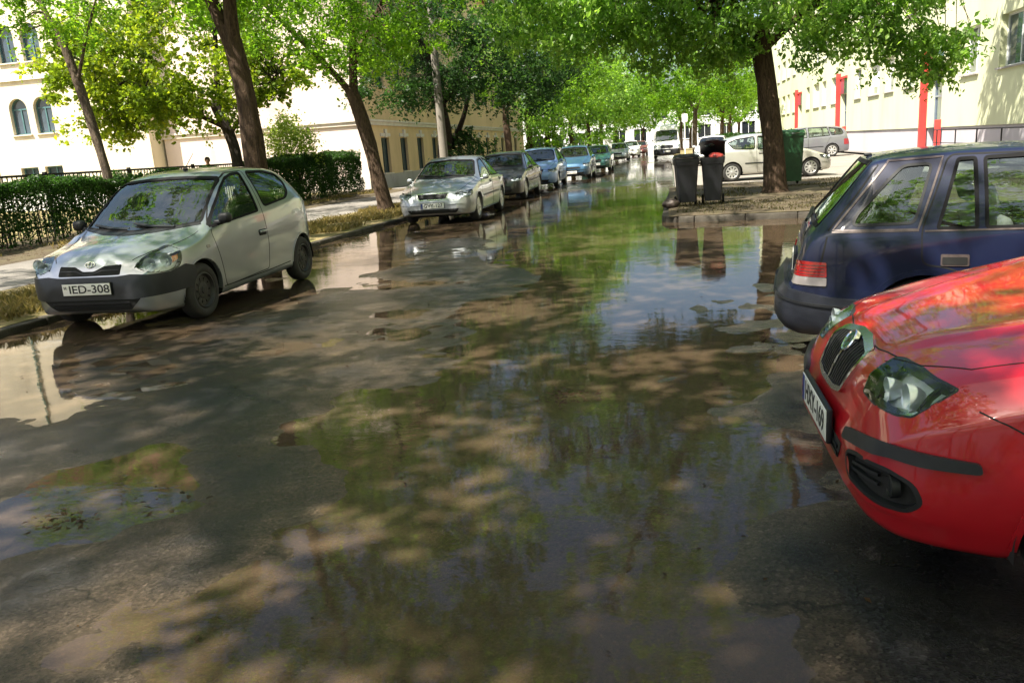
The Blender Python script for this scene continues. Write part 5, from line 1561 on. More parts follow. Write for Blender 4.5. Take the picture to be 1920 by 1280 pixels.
# right side
tree('big dark trunked tree on the island right of the wheelie bins', [(2.36, 19.75, .1), (2.34, 19.8, 1.0), (2.22, 19.9, 2.2), (2.08, 20.0, 3.2), (2.0, 20.0, 3.9)], (.262, .205),
     [([(.9, 19.7, 5.0), (-.4, 18.0, 6.6), (-1.4, 15.6, 8.0)], .08, .03), ([(2.05, 20, 3.5), (1.2, 19.8, 4.6), (.2, 19.5, 6.2), (-.6, 19.2, 8.0)], .15, .05), ([(2.05, 20, 3.6), (2.5, 20, 5.0), (2.9, 20, 7.0), (3.0, 20, 8.6)], .16, .05),
      ([(2.1, 20, 3.3), (3.3, 19.8, 4.3), (4.8, 19.6, 5.2), (6.0, 19.4, 5.4)], .11, .03), ([(.6, 19.6, 5.4), (-1.2, 19.0, 6.0), (-2.8, 18.6, 6.2)], .07, .03)],
     [(-1.2, 14.8, 8.4, 2.6, 3.2, 1.3, 64), (2.2, 19.8, 7.4, 4.8, 4.4, 2.7, 150), (-1.3, 18.9, 5.6, 2.6, 2.4, 1.5, 84), (4.6, 19.5, 4.9, 2.2, 2.0, 1.3, 34), (5.3, 19.4, 3.4, 1.0, .9, 1.0, 22), (3.6, 19.6, 3.6, 1.2, 1.1, .8, 26), (1.1, 19.7, 3.9, 1.2, 1.1, .9, 44), (.0, 19.3, 4.0, 1.7, 1.4, 1.0, 76), (-2.4, 18.8, 4.2, 1.6, 1.3, .8, 70), (1.6, 18.8, 4.3, 4.2, 1.6, .75, 120), (4.5, 19.4, 3.7, 2.1, 1.4, .9, 24), (5.3, 19.4, 2.9, .8, .8, .5, 18)],
     M['leaf_elm'], M['bark'], .115, 100, .44, seed=21, droop=1.1)
tree('tree beyond the car park verge behind the white van, brown bare lower trunk', [(1.95, 68, .1), (1.9, 68, 1.8), (2.0, 68, 3.6)], (.22, .17), [([(2, 68, 3.4), (1.2, 68, 5), (.4, 68, 6.5)], .12, .05), ([(2, 68, 3.4), (2.8, 68, 5.4), (3.2, 68, 7)], .12, .05)],
     [(1.8, 68, 6.6, 5.0, 3.6, 3.1, 190), (-.4, 67, 5.0, 2.6, 2.0, 1.3, 60), (4.2, 67, 4.6, 2.4, 2, 1.2, 50)], M['leaf_ash'], M['bark_grey'], .19, 64, .75, seed=22)
for k, (x, y, lab) in enumerate([(4.6, 78, 'small tree right of the bare brown trunk near the end of the street'), (6.2, 92, 'bluish green tree beside the far end of the block of flats'), (1.2, 96, 'far tree right of the carriageway in front of the end building')]):
    tree(lab, [(x, y, .1), (x, y, 2.0), (x + .1, y, 3.6)], (.2, .14), [([(x, y, 3.3), (x - .6, y, 5), (x - 1, y, 6.5)], .1, .05), ([(x, y, 3.4), (x + .8, y, 5), (x + 1, y, 6.6)], .1, .05)],
         [(x, y, 6.6, 4.2, 3.2, 3.4, 170)], M[('leaf_ash', 'leaf_elm', 'leaf_ash')[k]], M['bark'], .21, 58, .8, seed=40 + k)
for k, (x, y, lab) in enumerate([(-3.4, 107, 'leftmost of the three low crowned trees before the end building'), (2.6, 112, 'middle one of the three low crowned trees before the end building'), (8.4, 108, 'rightmost of the three low crowned trees before the end building')]):
    tree(lab, [(x, y, .0), (x, y, 1.6), (x + .1, y, 3.0)], (.2, .14), [([(x, y, 2.6), (x - .6, y, 4.5), (x - 1, y, 6)], .1, .05), ([(x, y, 2.8), (x + .8, y, 4.6), (x + 1, y, 6)], .1, .05)],
         [(x, y, 5.6, 3.6, 2.6, 3.1, 110)], M[('leaf_ash', 'leaf_elm', 'leaf_ash')[k]], M['bark'], .28, 46, .85, seed=80 + k)
# trees whose crowns hang over the near carriageway (their shade and reflections are in the picture)
tree('overhanging street tree beside the near left kerb', [(-7.9, 4.6, .12), (-7.95, 4.6, 2), (-7.8, 4.6, 4)], (.22, .17), [([(-7.8, 4.6, 3.7), (-6.6, 4.7, 5.6), (-5.2, 4.8, 7.5)], .13, .05), ([(-7.8, 4.6, 3.8), (-8.4, 4.6, 6), (-9.6, 5.6, 8)], .13, .05)],
     [(-6.6, 4.4, 8.2, 4.6, 4.6, 2.4, 128), (-3.6, 5.6, 8.0, 2.4, 2.8, 1.2, 44), (-10.6, 6.6, 8.4, 3.4, 4.4, 1.7, 80), (-5.2, .4, 8.2, 3.2, 2.2, 1.2, 44), (-3.1, 1.2, 8.1, 1.9, 1.9, 1.0, 26)], M['leaf_ash'], M['bark'], .165, 120, .62, seed=51)
tree('overhanging street tree behind the viewpoint on the left verge', [(-8.0, -4.5, .12), (-8, -4.5, 2), (-7.8, -4.5, 4)], (.22, .17), [([(-7.8, -4.5, 3.7), (-6.4, -4.3, 5.6), (-4.8, -4, 7.5)], .13, .05), ([(-7.8, -4.5, 3.8), (-8.2, -4.5, 6), (-8.4, -4.5, 8)], .13, .05)],
     [(-5.6, -4.2, 8.2, 5.0, 4.6, 2.4, 170), (-1.8, -3.4, 8.2, 3.0, 3.2, 1.4, 60)], M['leaf_elm'], M['bark'], .165, 120, .62, seed=52)
tree('street tree beside the footway in front of the near flats', [(9.2, 16.5, .12), (9.2, 16.5, 2), (9.1, 16.6, 4)], (.24, .18), [([(9.1, 16.6, 3.7), (8.4, 18.5, 6.2), (7.8, 21.5, 8)], .13, .05), ([(9.1, 16.6, 3.8), (9.6, 16.8, 6), (9.6, 17, 8)], .13, .05)],
     [(8.3, 18.6, 8.4, 2.8, 3.6, 2.2, 130), (7.6, 23.4, 8.2, 2.2, 3.2, 2.0, 150)], M['leaf_elm'], M['bark'], .16, 110, .6, seed=53)
tree('street tree beside the parking bay behind the viewpoint on the right', [(3.6, -5.5, .12), (3.6, -5.5, 2), (3.4, -5.4, 4)], (.24, .18), [([(3.4, -5.4, 3.7), (2.2, -4.8, 5.8), (1.2, -4, 8)], .13, .05), ([(3.4, -5.4, 3.8), (4.2, -5, 6), (4.6, -4.6, 8)], .13, .05)],
     [(2.6, -4.2, 8.6, 4.2, 4.0, 2.2, 120)], M['leaf_elm'], M['bark'], .165, 120, .62, seed=54)

for k, (x, y, lab) in enumerate([(-8.2, -13.5, 'unseen tree added on the left verge well behind the viewpoint'), (-8.0, -22, 'last unseen tree added on the left verge behind the viewpoint'), (5.6, -14, 'unseen tree added by the bays well behind the viewpoint'),  # unseen trees, added to darken reflections in the cars and block some sun
                                 (-2.2, -26, 'unseen tree added to close the street behind the viewpoint'), (7.9, 3.2, 'unseen tree added at the head of the near parking bays'), (8.0, -23, 'unseen tree added at the corner of the flats behind the viewpoint')]):
    tree(lab, [(x, y, .1), (x, y, 2.0), (x + .1, y, 3.8)], (.22, .16), [([(x, y, 3.3), (x - .8, y, 5), (x - 1.4, y, 7)], .1, .05), ([(x, y, 3.4), (x + .8, y, 5), (x + 1.4, y, 7)], .1, .05)],
         [(x, y, 7.2, 4.2, 4.0, 3.2, 120), (x + .3, y, 4.2, 2.6, 2.4, 1.2, 40)] if k != 4 else [(x, y, 7.6, 3.0, 3.4, 2.2, 90)], M[('leaf_ash', 'leaf_elm', 'leaf_elm', 'leaf_ash', 'leaf_elm', 'leaf_ash')[k]], M['bark'], .18, 60, .8, seed=60 + k)

# ------------------------------------------------------------------ hedges, shrub
def hedge(label, x0, x1, y0, y1, z0, z1, n, seed, size=.055, group=None, gaps=True):
    g = np.random.default_rng(seed)
    root = thing('hedge', label, 'hedge', ((x0 + x1) / 2, (y0 + y1) / 2, z0), 0, group)
    cx, cy = (x0 + x1) / 2, (y0 + y1) / 2
    P = g.uniform(size=(n, 3)) * np.array([x1 - x0, y1 - y0, 1]) + np.array([x0, y0, 0])
    top = (z1 - z0) * (1 + .11 * fbm(P[:, 0] * 1.5, P[:, 1] * 1.5, seed, 3))
    # leaves crowd the surface
    face = g.integers(0, 10, n)
    dep = np.abs(g.normal(size=n)) * .10
    P[face < 4, 0] = x1 - dep[face < 4]; m2 = face == 4; P[m2, 0] = x0 + dep[m2]
    P[:, 2] = g.uniform(0.02, 1, n) ** .85 * top
    m3 = (face >= 5) & (face < 9); P[m3, 2] = (top - dep * 1.2)[m3]
    m4 = face == 9; P[m4, 1] = np.where(g.uniform(size=m4.sum()) < .5, y0 + dep[m4], y1 - dep[m4])
    P[:, 0] += .20 * fbm(P[:, 1] * 1.1, P[:, 2] * 1.1, seed + 5, 3)
    low = (P[:, 2] < .34) & (g.uniform(size=n) < (.45 if gaps else .2)); P = P[~low]
    tone = .35 * (fbm(P[:, 1] * .9, P[:, 2] * 1.5, seed + 9, 3) * .5 + .5)
    P[:, 0] -= cx; P[:, 1] -= cy
    leaf_mesh('foliage', P, size, M['leaf_hedge'], root, tone, .5, -.5, seed)
    b = MB()
    for _ in range(int((y1 - y0) * 9)):
        x, y = g.uniform(x0 + .15, x1 - .1) - cx, g.uniform(y0 + .1, y1 - .1) - cy
        b.tube([(x, y, -.08), (x + g.normal() * .05, y + g.normal() * .05, .45), (x + g.normal() * .12, y + g.normal() * .12, (z1 - z0) * .85)], [.014, .011, .005], 5)
    b.build('twigs', M['bark_dark'], root)['kind'] = 'stuff'
hedge('long clipped dark green hedge left of and behind the silver hatchback', -14.3, -13.2, 5.0, 22.6, .18, 1.47, 120000, 61, .066)
hedge('bushy green hedge right of the silver hatchback, ending at the leaning tree', -14.2, -12.6, 25.5, 32.6, .18, 1.72, 52000, 62, .075, gaps=False)
g_ = np.random.default_rng(71)
bush = thing('shrub', 'bright yellow-green shrub rising above the hedge against the end wall', 'shrub', (-13.4, 28, .2))
pts = []
for _ in range(70):
    d = g_.normal(size=3); d /= np.linalg.norm(d); c = np.array([0, 0, 2.0]) + d * np.array([.85, .85, 1.0]) * g_.uniform(.3, 1) ** .5
    pts.append(c + g_.normal(size=(90, 3)) * .17)
leaf_mesh('foliage', np.vstack(pts), .10, M['leaf_bush'], bush, None, .5, .2, 72)
b = MB()
for k in range(7): b.tube([(g_.normal() * .08, g_.normal() * .08, -.05), (g_.normal() * .2, g_.normal() * .2, 1.0), (g_.normal() * .5, g_.normal() * .5, 2.2)], [.025, .018, .006], 6)
b.build('twigs', M['bark_dark'], bush)
# far planting in front of the end building
hedge('low dark hedge along the car park beyond the silver coupe', 3.2, 8.6, 62.0, 63.2, .1, 1.45, 9000, 63, .12, gaps=False)

# ------------------------------------------------------------------ grass, fallen leaves
def grass(name, P, h, seed, mat, kind='stuff', lean=.45):
    g = np.random.default_rng(seed)
    n = len(P)
    a = g.uniform(0, 2 * math.pi, n); w_ = .006 + g.uniform(0, .006, n)
    hh = h * g.uniform(.35, 1.2, n)
    d = np.stack([np.cos(a), np.sin(a), np.zeros(n)], 1)
    l = g.normal(size=(n, 3)) * lean; l[:, 2] = 0
    V = np.empty((n, 4, 3))
    V[:, 0] = P - d * w_[:, None]; V[:, 1] = P + d * w_[:, None]
    mid = P + l * (hh * .35)[:, None]; mid[:, 2] += hh * .6
    tip = P + l * hh[:, None]; tip[:, 2] += hh
    V[:, 2] = mid + d * (w_ * .7)[:, None]; V[:, 3] = tip
    base = (np.arange(n) * 4)[:, None]
    F = np.stack([base + np.array([0, 1, 2]), base + np.array([0, 2, 3])], 1).reshape(-1)
    me = bpy.data.meshes.new(name)
    me.vertices.add(n * 4); me.vertices.foreach_set("co", V.reshape(-1))
    me.loops.add(n * 6); me.loops.foreach_set("vertex_index", F.astype(np.int32))
    me.polygons.add(n * 2); me.polygons.foreach_set("loop_start", np.arange(0, n * 6, 3, dtype=np.int32))
    at = me.attributes.new("tone", 'FLOAT', 'FACE')
    t = np.clip(g.uniform(0, .6, n) + .4 * (fbm(P[:, 0] * .7, P[:, 1] * .7, seed, 3) * .5 + .5), 0, 1)
    at.data.foreach_set("value", np.repeat(t, 2).astype(np.float32))
    me.update(); me.validate()
    return tag(link(name, me, mat), kind=kind)
g_ = np.random.default_rng(81)
n = 52000
y = 3 + (g_.uniform(size=n) ** 1.6) * 34
x = kerb_x(y) - .2 - g_.uniform(size=n) * 1.85
k = fbm(x * .8, y * .8, 17, 3) > -.28
P = np.stack([x, y, np.full(n, .10) + .02 * fbm(x * 1.1, y * 1.1, 5, 3)], 1)[k]
grass('grass', P, .13, 82, M['grass'])
n = 16000
x = .1 + g_.uniform(size=n) ** 1.2 * 8.5; y = 15 + g_.uniform(size=n) * 9
k = fbm(x * .7, y * .7, 23, 3) > .02
M['grass_dull'] = leaf_mat("grass_dull", (0.03, 0.035, 0.012), (0.08, 0.075, 0.03), (0.15, 0.125, 0.06), (1.4, 1.3, 1.0))
grass('grass', np.stack([x, y, np.full(n, .105)], 1)[k], .06, 83, M['grass_dull'])
n = 12000
y = 5 + g_.uniform(size=n) * 29; x = -13.1 + g_.uniform(size=n) ** .6 * 1.5
grass('grass', np.stack([x, y, np.full(n, .17)], 1)[fbm(x, y, 29, 3) > .05], .10, 84, M['grass'])
# dry leaves: drifted on water and road, on the verge and the island
def litter(name, X, Y, Z, seed, size=.05):
    C = np.stack([X, Y, Z], 1)
    o = leaf_mesh(name, C, size, M['litter'], None, None, .55, 0.0, seed, flat=1.0)
    return tag(o, kind='stuff')
n = 520
X = g_.uniform(-6.4, 2.5, n); Y = 1.2 + g_.uniform(size=n) ** 1.5 * 20
Z = np.maximum(road_z(X, Y), 0) + .006
litter('fallen_leaves', X, Y, Z, 91, .022)
cl = [(-.66, 4.66, .09, 46), (-2.72, 2.86, .07, 26), (-2.3, 3.1, .10, 12), (.3, 16.0, .5, 160), (-6.5, 8, .3, 100), (1.6, 15.6, .8, 120)]
X = np.concatenate([c[0] + g_.normal(size=c[3]) * c[2] for c in cl]); Y = np.concatenate([c[1] + g_.normal(size=c[3]) * c[2] * .55 for c in cl])
Z = np.where((X > .1) & (Y > 15), .125, np.maximum(road_z(X, Y), 0) + .008) + g_.uniform(0, .02, len(X))
litter('fallen_leaves', X, Y, Z, 92, .034)
n = 2600
Y = 4 + g_.uniform(size=n) * 26; X = np.where(g_.uniform(size=n) < .5, kerb_x(Y) - .2 - g_.uniform(size=n) * 2, -13.0 + g_.uniform(size=n) * 1.8)
litter('fallen_leaves', X, Y, np.where(X < -10, .20, .15), 93, .05)
# ------------------------------------------------------------------ wheelie bins, sacks, pole, signs, person
M['bin_black'] = simple("bin_black", (0.007, 0.0075, 0.010), 0.5, var=0.25, scale=5, bmp=0.05, bscale=80)
M['bin_green'] = simple("bin_green", (0.012, 0.060, 0.022), 0.45, var=0.2, scale=5)
M['sack_red'] = simple("sack_red", (0.24, 0.035, 0.03), 0.3, var=0.3, scale=8)
M['sack_dark'] = simple("sack_dark", (0.018, 0.040, 0.036), 0.25, var=0.4, scale=8)
M['sack_brown'] = simple("rubbish_brown", (0.05, 0.035, 0.028), 0.6, var=0.5, scale=12)
M['white_plastic'] = simple("white_plastic", (0.75, 0.75, 0.73), 0.4)
M['concrete'] = plaster("pole_concrete", (0.20, 0.18, 0.155), 0.3, 1.5)

def taper_box(b, w0, d0, w1, d1, z0, z1, r=.05, n=4, M_=None):
    """rounded-rectangle tube from (w0,d0) at z0 to (w1,d1) at z1, closed at both ends"""
    def ring(w_, d_, z):
        out = []
        for q, (sx, sy) in enumerate(((1, 1), (-1, 1), (-1, -1), (1, -1))):
            for k in range(n + 1):
                a = q * math.pi / 2 + k / n * math.pi / 2
                out.append(Vector((sx * (w_ / 2 - r) + r * math.cos(a), sy * (d_ / 2 - r) + r * math.sin(a), z)))
        return out
    a, c = ring(w0, d0, z0), ring(w1, d1, z1)
    v = a + c; m_ = len(a)
    if M_ is not None: v = [M_ @ p for p in v]
    b.add(v, [(i, (i + 1) % m_, m_ + (i + 1) % m_, m_ + i) for i in range(m_)] + [tuple(range(m_))[::-1], tuple(range(m_, 2 * m_))])

def wheelie_bin(label, loc, rz, lid_angle, sticker=False):
    t = thing('wheelie_bin', label, 'bin', loc, rz, 'black wheelie bins on the island')
    t.scale = (.80, .78, .98)
    b = MB(); taper_box(b, .42, .50, .56, .70, .09, .94, .05)
    taper_box(b, .60, .74, .61, .75, .90, .965, .05); taper_box(b, .575, .715, .60, .735, .84, .90, .05)
    for s_ in (-1, 1): b.box(s_ * .12 - .012, s_ * .12 + .012, -.335, -.27, .25, .84, Matrix.Rotation(R(-6.5), 4, 'X') @ Matrix.Translation((0, .03, 0)))
    auto_smooth(b.build('bin_body', M['bin_black'], t), 45)
    T = Matrix.Translation((0, .37, .97)) @ Matrix.Rotation(-R(lid_angle), 4, 'X')
    b = MB(); taper_box(b, .62, .77, .56, .66, 0, .05, .05, 4, T @ Matrix.Translation((0, -.37, 0)))
    taper_box(b, .45, .5, .36, .40, .05, .075, .05, 4, T @ Matrix.Translation((0, -.37, 0)))
    b.box(-.16, .16, -.80, -.74, .005, .03, T)
    auto_smooth(b.build('lid', M['bin_black'], t), 45)
    b = MB(); b.tube([(-.25, .38, .93), (-.25, .45, .945), (.25, .45, .945), (.25, .38, .93)], .017, 8); auto_smooth(b.build('handle', M['bin_black'], t))
    for s_ in (-1, 1):
        b = MB(); b.lathe([(.02, -.025), (.085, -.028), (.1, -.015), (.1, .015), (.085, .028), (.02, .025)], 24, Matrix.Translation((s_ * .255, .24, .1)) @ Matrix.Rotation(R(90), 4, 'Y'))
        w_ = auto_smooth(b.build('wheel', M['rubber'], t), 40)
        b = MB(); b.lathe([(.001, -.03), (.05, -.03), (.05, .03), (.001, .03)], 16, Matrix.Translation((s_ * .255, .24, .1)) @ Matrix.Rotation(R(90), 4, 'Y')); b.build('hub', M['grey_plastic'], w_)
    if sticker:
        b = MB(); b.box(-.06, .06, -.352, -.345, .77, .82, Matrix.Rotation(R(-2), 4, 'X')); b.build('sticker', M['white_plastic'], t)
    return t
wheelie_bin('black wheelie bin with white sticker, left one of the pair on the island', (.30, 17.1, .115), R(6), 2, True)
wheelie_bin('black wheelie bin with lid propped open over red sacks, right one of the pair', (.83, 17.2, .115), R(-3), 24)

def sack(name, label, loc, r, mat, seed, cat='rubbish bag', sq=(1, 1, 1)):
    g = np.random.default_rng(seed)
    n1, n2 = 28, 16
    v = []; 
    for j in range(n2 + 1):
        th = -math.pi / 2 + math.pi * j / n2
        for i in range(n1):
            ph = 2 * math.pi * i / n1
            d = np.array([math.cos(th) * math.cos(ph), math.cos(th) * math.sin(ph), math.sin(th)])
            k = 1 + .12 * float(fbm(np.array(d[0] * 2.2 + seed), np.array(d[1] * 2.2 + d[2] * 1.7), seed, 4)) + .05 * float(fbm(np.array(d[0] * 8 + seed), np.array(d[1] * 8 + d[2] * 5), seed + 3, 2))
            v.append(tuple(d * k * r * np.array(sq)))
    f = [(j * n1 + i, j * n1 + (i + 1) % n1, (j + 1) * n1 + (i + 1) % n1, (j + 1) * n1 + i) for j in range(n2) for i in range(n1)]
    o = mesh(name, v, f, mat)
    o.location = loc
    return tag(o, label, cat)
sack('rubbish_bag', 'crumpled red plastic sack bulging out of the open wheelie bin', (.90, 17.06, 1.07), .13, M['sack_red'], 3, sq=(1.15, 1.2, .62))
sack('rubbish_bag', 'small brown rubbish bag on the ground left of the wheelie bins', (-.02, 16.75, .20), .14, M['sack_brown'], 5, sq=(1.2, 1, .7))
sack('rubbish_bag', 'dark green sack lying on the raised lid of the right wheelie bin', (.80, 17.25, 1.32), .18, M['sack_dark'], 7, sq=(1.25, 1.2, .42))
sack('rubbish_bag', 'white carrier bag on the rim between the two wheelie bins', (.57, 17.2, 1.08), .08, M['white_plastic'], 9, sq=(1.3, 1, .55))

gb = thing('green_container', 'tall green plastic waste container half hidden behind the island tree', 'container', (2.97, 22.3, .11), R(4))
gb.scale = (.80, .9, 1.0)
b = MB(); taper_box(b, .70, .72, .80, .80, .10, 1.28, .04); taper_box(b, .84, .84, .85, .85, 1.22, 1.29, .04)
for z in (.45, .80): taper_box(b, .755 + z * .03, .76 + z * .03, .757 + z * .03, .762 + z * .03, z, z + .03, .04)
auto_smooth(b.build('bin_body', M['bin_green'], gb), 45)
b = MB(); taper_box(b, .86, .86, .80, .80, 1.295, 1.36, .05); taper_box(b, .6, .6, .5, .5, 1.36, 1.385, .05); auto_smooth(b.build('lid', M['bin_green'], gb), 45)
for s_ in (-1, 1):
    b = MB(); b.lathe([(.02, -.03), (.09, -.03), (.11, -.015), (.11, .015), (.09, .03), (.02, .03)], 20, Matrix.Translation((s_ * .36, .28, .11)) @ Matrix.Rotation(R(90), 4, 'Y')); auto_smooth(b.build('wheel', M['rubber'], gb))

po = thing('utility_pole', 'tapering grey concrete pole behind the silver saloon', 'pole', (-7.6, 27.4, .12))
b = MB(); b.tube([(0, 0, -.1), (-.05, 0, 4.5), (-.1, 0, 9.5)], [.155, .125, .10], 14); auto_smooth(b.build('shaft', M['concrete'], po), 60)
b = MB(); b.box(-.9, .7, -.05, .05, 8.6, 8.72); b.build('crossarm', M['iron'], po)
sg = thing('notice_board', 'small white notice board on two posts at the far left kerb', 'sign', (-4.9, 66, .1))
b = MB(); b.box(-.32, .32, -.02, .02, .9, 1.7); b.build('panel', M['white_plastic'], sg)
for s_ in (-.26, .26): b = MB(); b.tube([(s_, .03, 0), (s_, .03, 1.72)], .02, 8); b.build('post', M['iron'], sg)
ps = thing('sign_post', 'thin pale post standing right of the white van', 'post', (1.05, 62, .1))
b = MB(); b.tube([(0, 0, 0), (0, 0, 3.1)], .04, 10); auto_smooth(b.build('shaft', M['white_plastic'], ps))
b = MB(); b.rbox(-.2, .2, -.06, -.04, 2.5, 3.05, .01); auto_smooth(b.build('sign_panel', M['white_plastic'], ps))

# person behind the fence: only head and shoulders show over the car roof
M['skin'] = simple("skin", (0.50, 0.27, 0.19), 0.5, var=0.1)
M['hair'] = simple("hair_dark", (0.030, 0.016, 0.012), 0.6)
M['cloth'] = simple("cloth_dark_red", (0.16, 0.05, 0.05), 0.85)
M['trouser'] = simple("cloth_navy", (0.02, 0.025, 0.05), 0.85)
pe = thing('person', 'dark haired person walking behind the iron fence, only the head showing above the silver hatchback', 'person', (-15.6, 25.9, .23), R(31))
def skinned(name, verts, edges, radii, mat, parent, root=0):
    me = bpy.data.meshes.new(name); me.from_pydata(verts, edges, [])
    o = link(name, me, mat, parent)
    md = o.modifiers.new('skin', 'SKIN'); md.use_smooth_shade = True
    o.modifiers.new('sub', 'SUBSURF').levels = 2; o.modifiers['sub'].render_levels = 2
    for i, r_ in enumerate(radii): me.skin_vertices[0].data[i].radius = (r_, r_) if not isinstance(r_, tuple) else r_
    me.skin_vertices[0].data[root].use_root = True
    return o
vs = [(0, 0, .86), (0, 0, 1.05), (0, 0, 1.30), (0, 0, 1.40), (0, -.01, 1.47), (0, -.02, 1.52), (0, -.025, 1.585), (0, -.02, 1.645),
      (.17, 0, 1.36), (.21, .03, 1.10), (.20, -.06, .88), (.20, -.09, .79), (-.17, 0, 1.36), (-.21, .03, 1.10), (-.20, -.05, .88), (-.20, -.08, .79),
      (.09, 0, .84), (.10, -.10, .47), (.10, -.04, .08), (.10, -.20, .04), (-.09, 0, .84), (-.10, .06, .47), (-.10, .20, .10), (-.10, .08, .03)]
es = [(0, 1), (1, 2), (2, 3), (3, 4), (4, 5), (5, 6), (6, 7), (3, 8), (8, 9), (9, 10), (10, 11), (3, 12), (12, 13), (13, 14), (14, 15), (0, 16), (16, 17), (17, 18), (18, 19), (0, 20), (20, 21), (21, 22), (22, 23)]
rs = [(.14, .10), (.125, .09), (.15, .10), (.09, .075), .052, .065, (.076, .092), (.058, .07), .055, .044, .034, .03, .055, .044, .034, .03, .085, .06, .045, .04, .085, .06, .045, .04]
skinned('body', vs, es, rs, M['skin'], pe)
skinned('shirt', [(0, 0, .86), (0, 0, 1.05), (0, 0, 1.30), (0, 0, 1.405), (.17, 0, 1.365), (.215, .03, 1.12), (-.17, 0, 1.365), (-.215, .03, 1.12)], [(0, 1), (1, 2), (2, 3), (3, 4), (4, 5), (3, 6), (6, 7)], [(.155, .115), (.14, .105), (.165, .115), (.085, .08), .07, .06, .07, .06], M['cloth'], pe)
skinned('trousers', [(0, 0, .92), (.09, 0, .84), (.10, -.10, .47), (.10, -.04, .12), (-.09, 0, .84), (-.10, .06, .47), (-.10, .20, .14)], [(0, 1), (1, 2), (2, 3), (0, 4), (4, 5), (5, 6)], [(.155, .12), .10, .075, .065, .10, .075, .065], M['trouser'], pe)
b = MB()
b.lathe([(.001, .118), (.045, .108), (.078, .075), (.092, .03), (.090, -.02), (.07, -.055)], 20, Matrix.Translation((0, .012, 1.60)))
auto_smooth(b.build('hair', M['hair'], pe), 60)
b = MB()
b.rbox(-.012, .012, -.128, -.09, 1.565, 1.60, .01)
for s_ in (-1, 1): b.rbox(s_ * .085 - .01, s_ * .085 + .01, -.03, .01, 1.56, 1.61, .01)
auto_smooth(b.build('nose_and_ears', M['skin'], pe), 60)
b = MB()
for s_ in (-1, 1): b.rbox(s_ * .032 - .012, s_ * .032 + .012, -.112, -.09, 1.598, 1.61, .005)
b.rbox(-.022, .022, -.108, -.085, 1.532, 1.540, .004); b.build('eyes_and_mouth', M['hair'], pe)

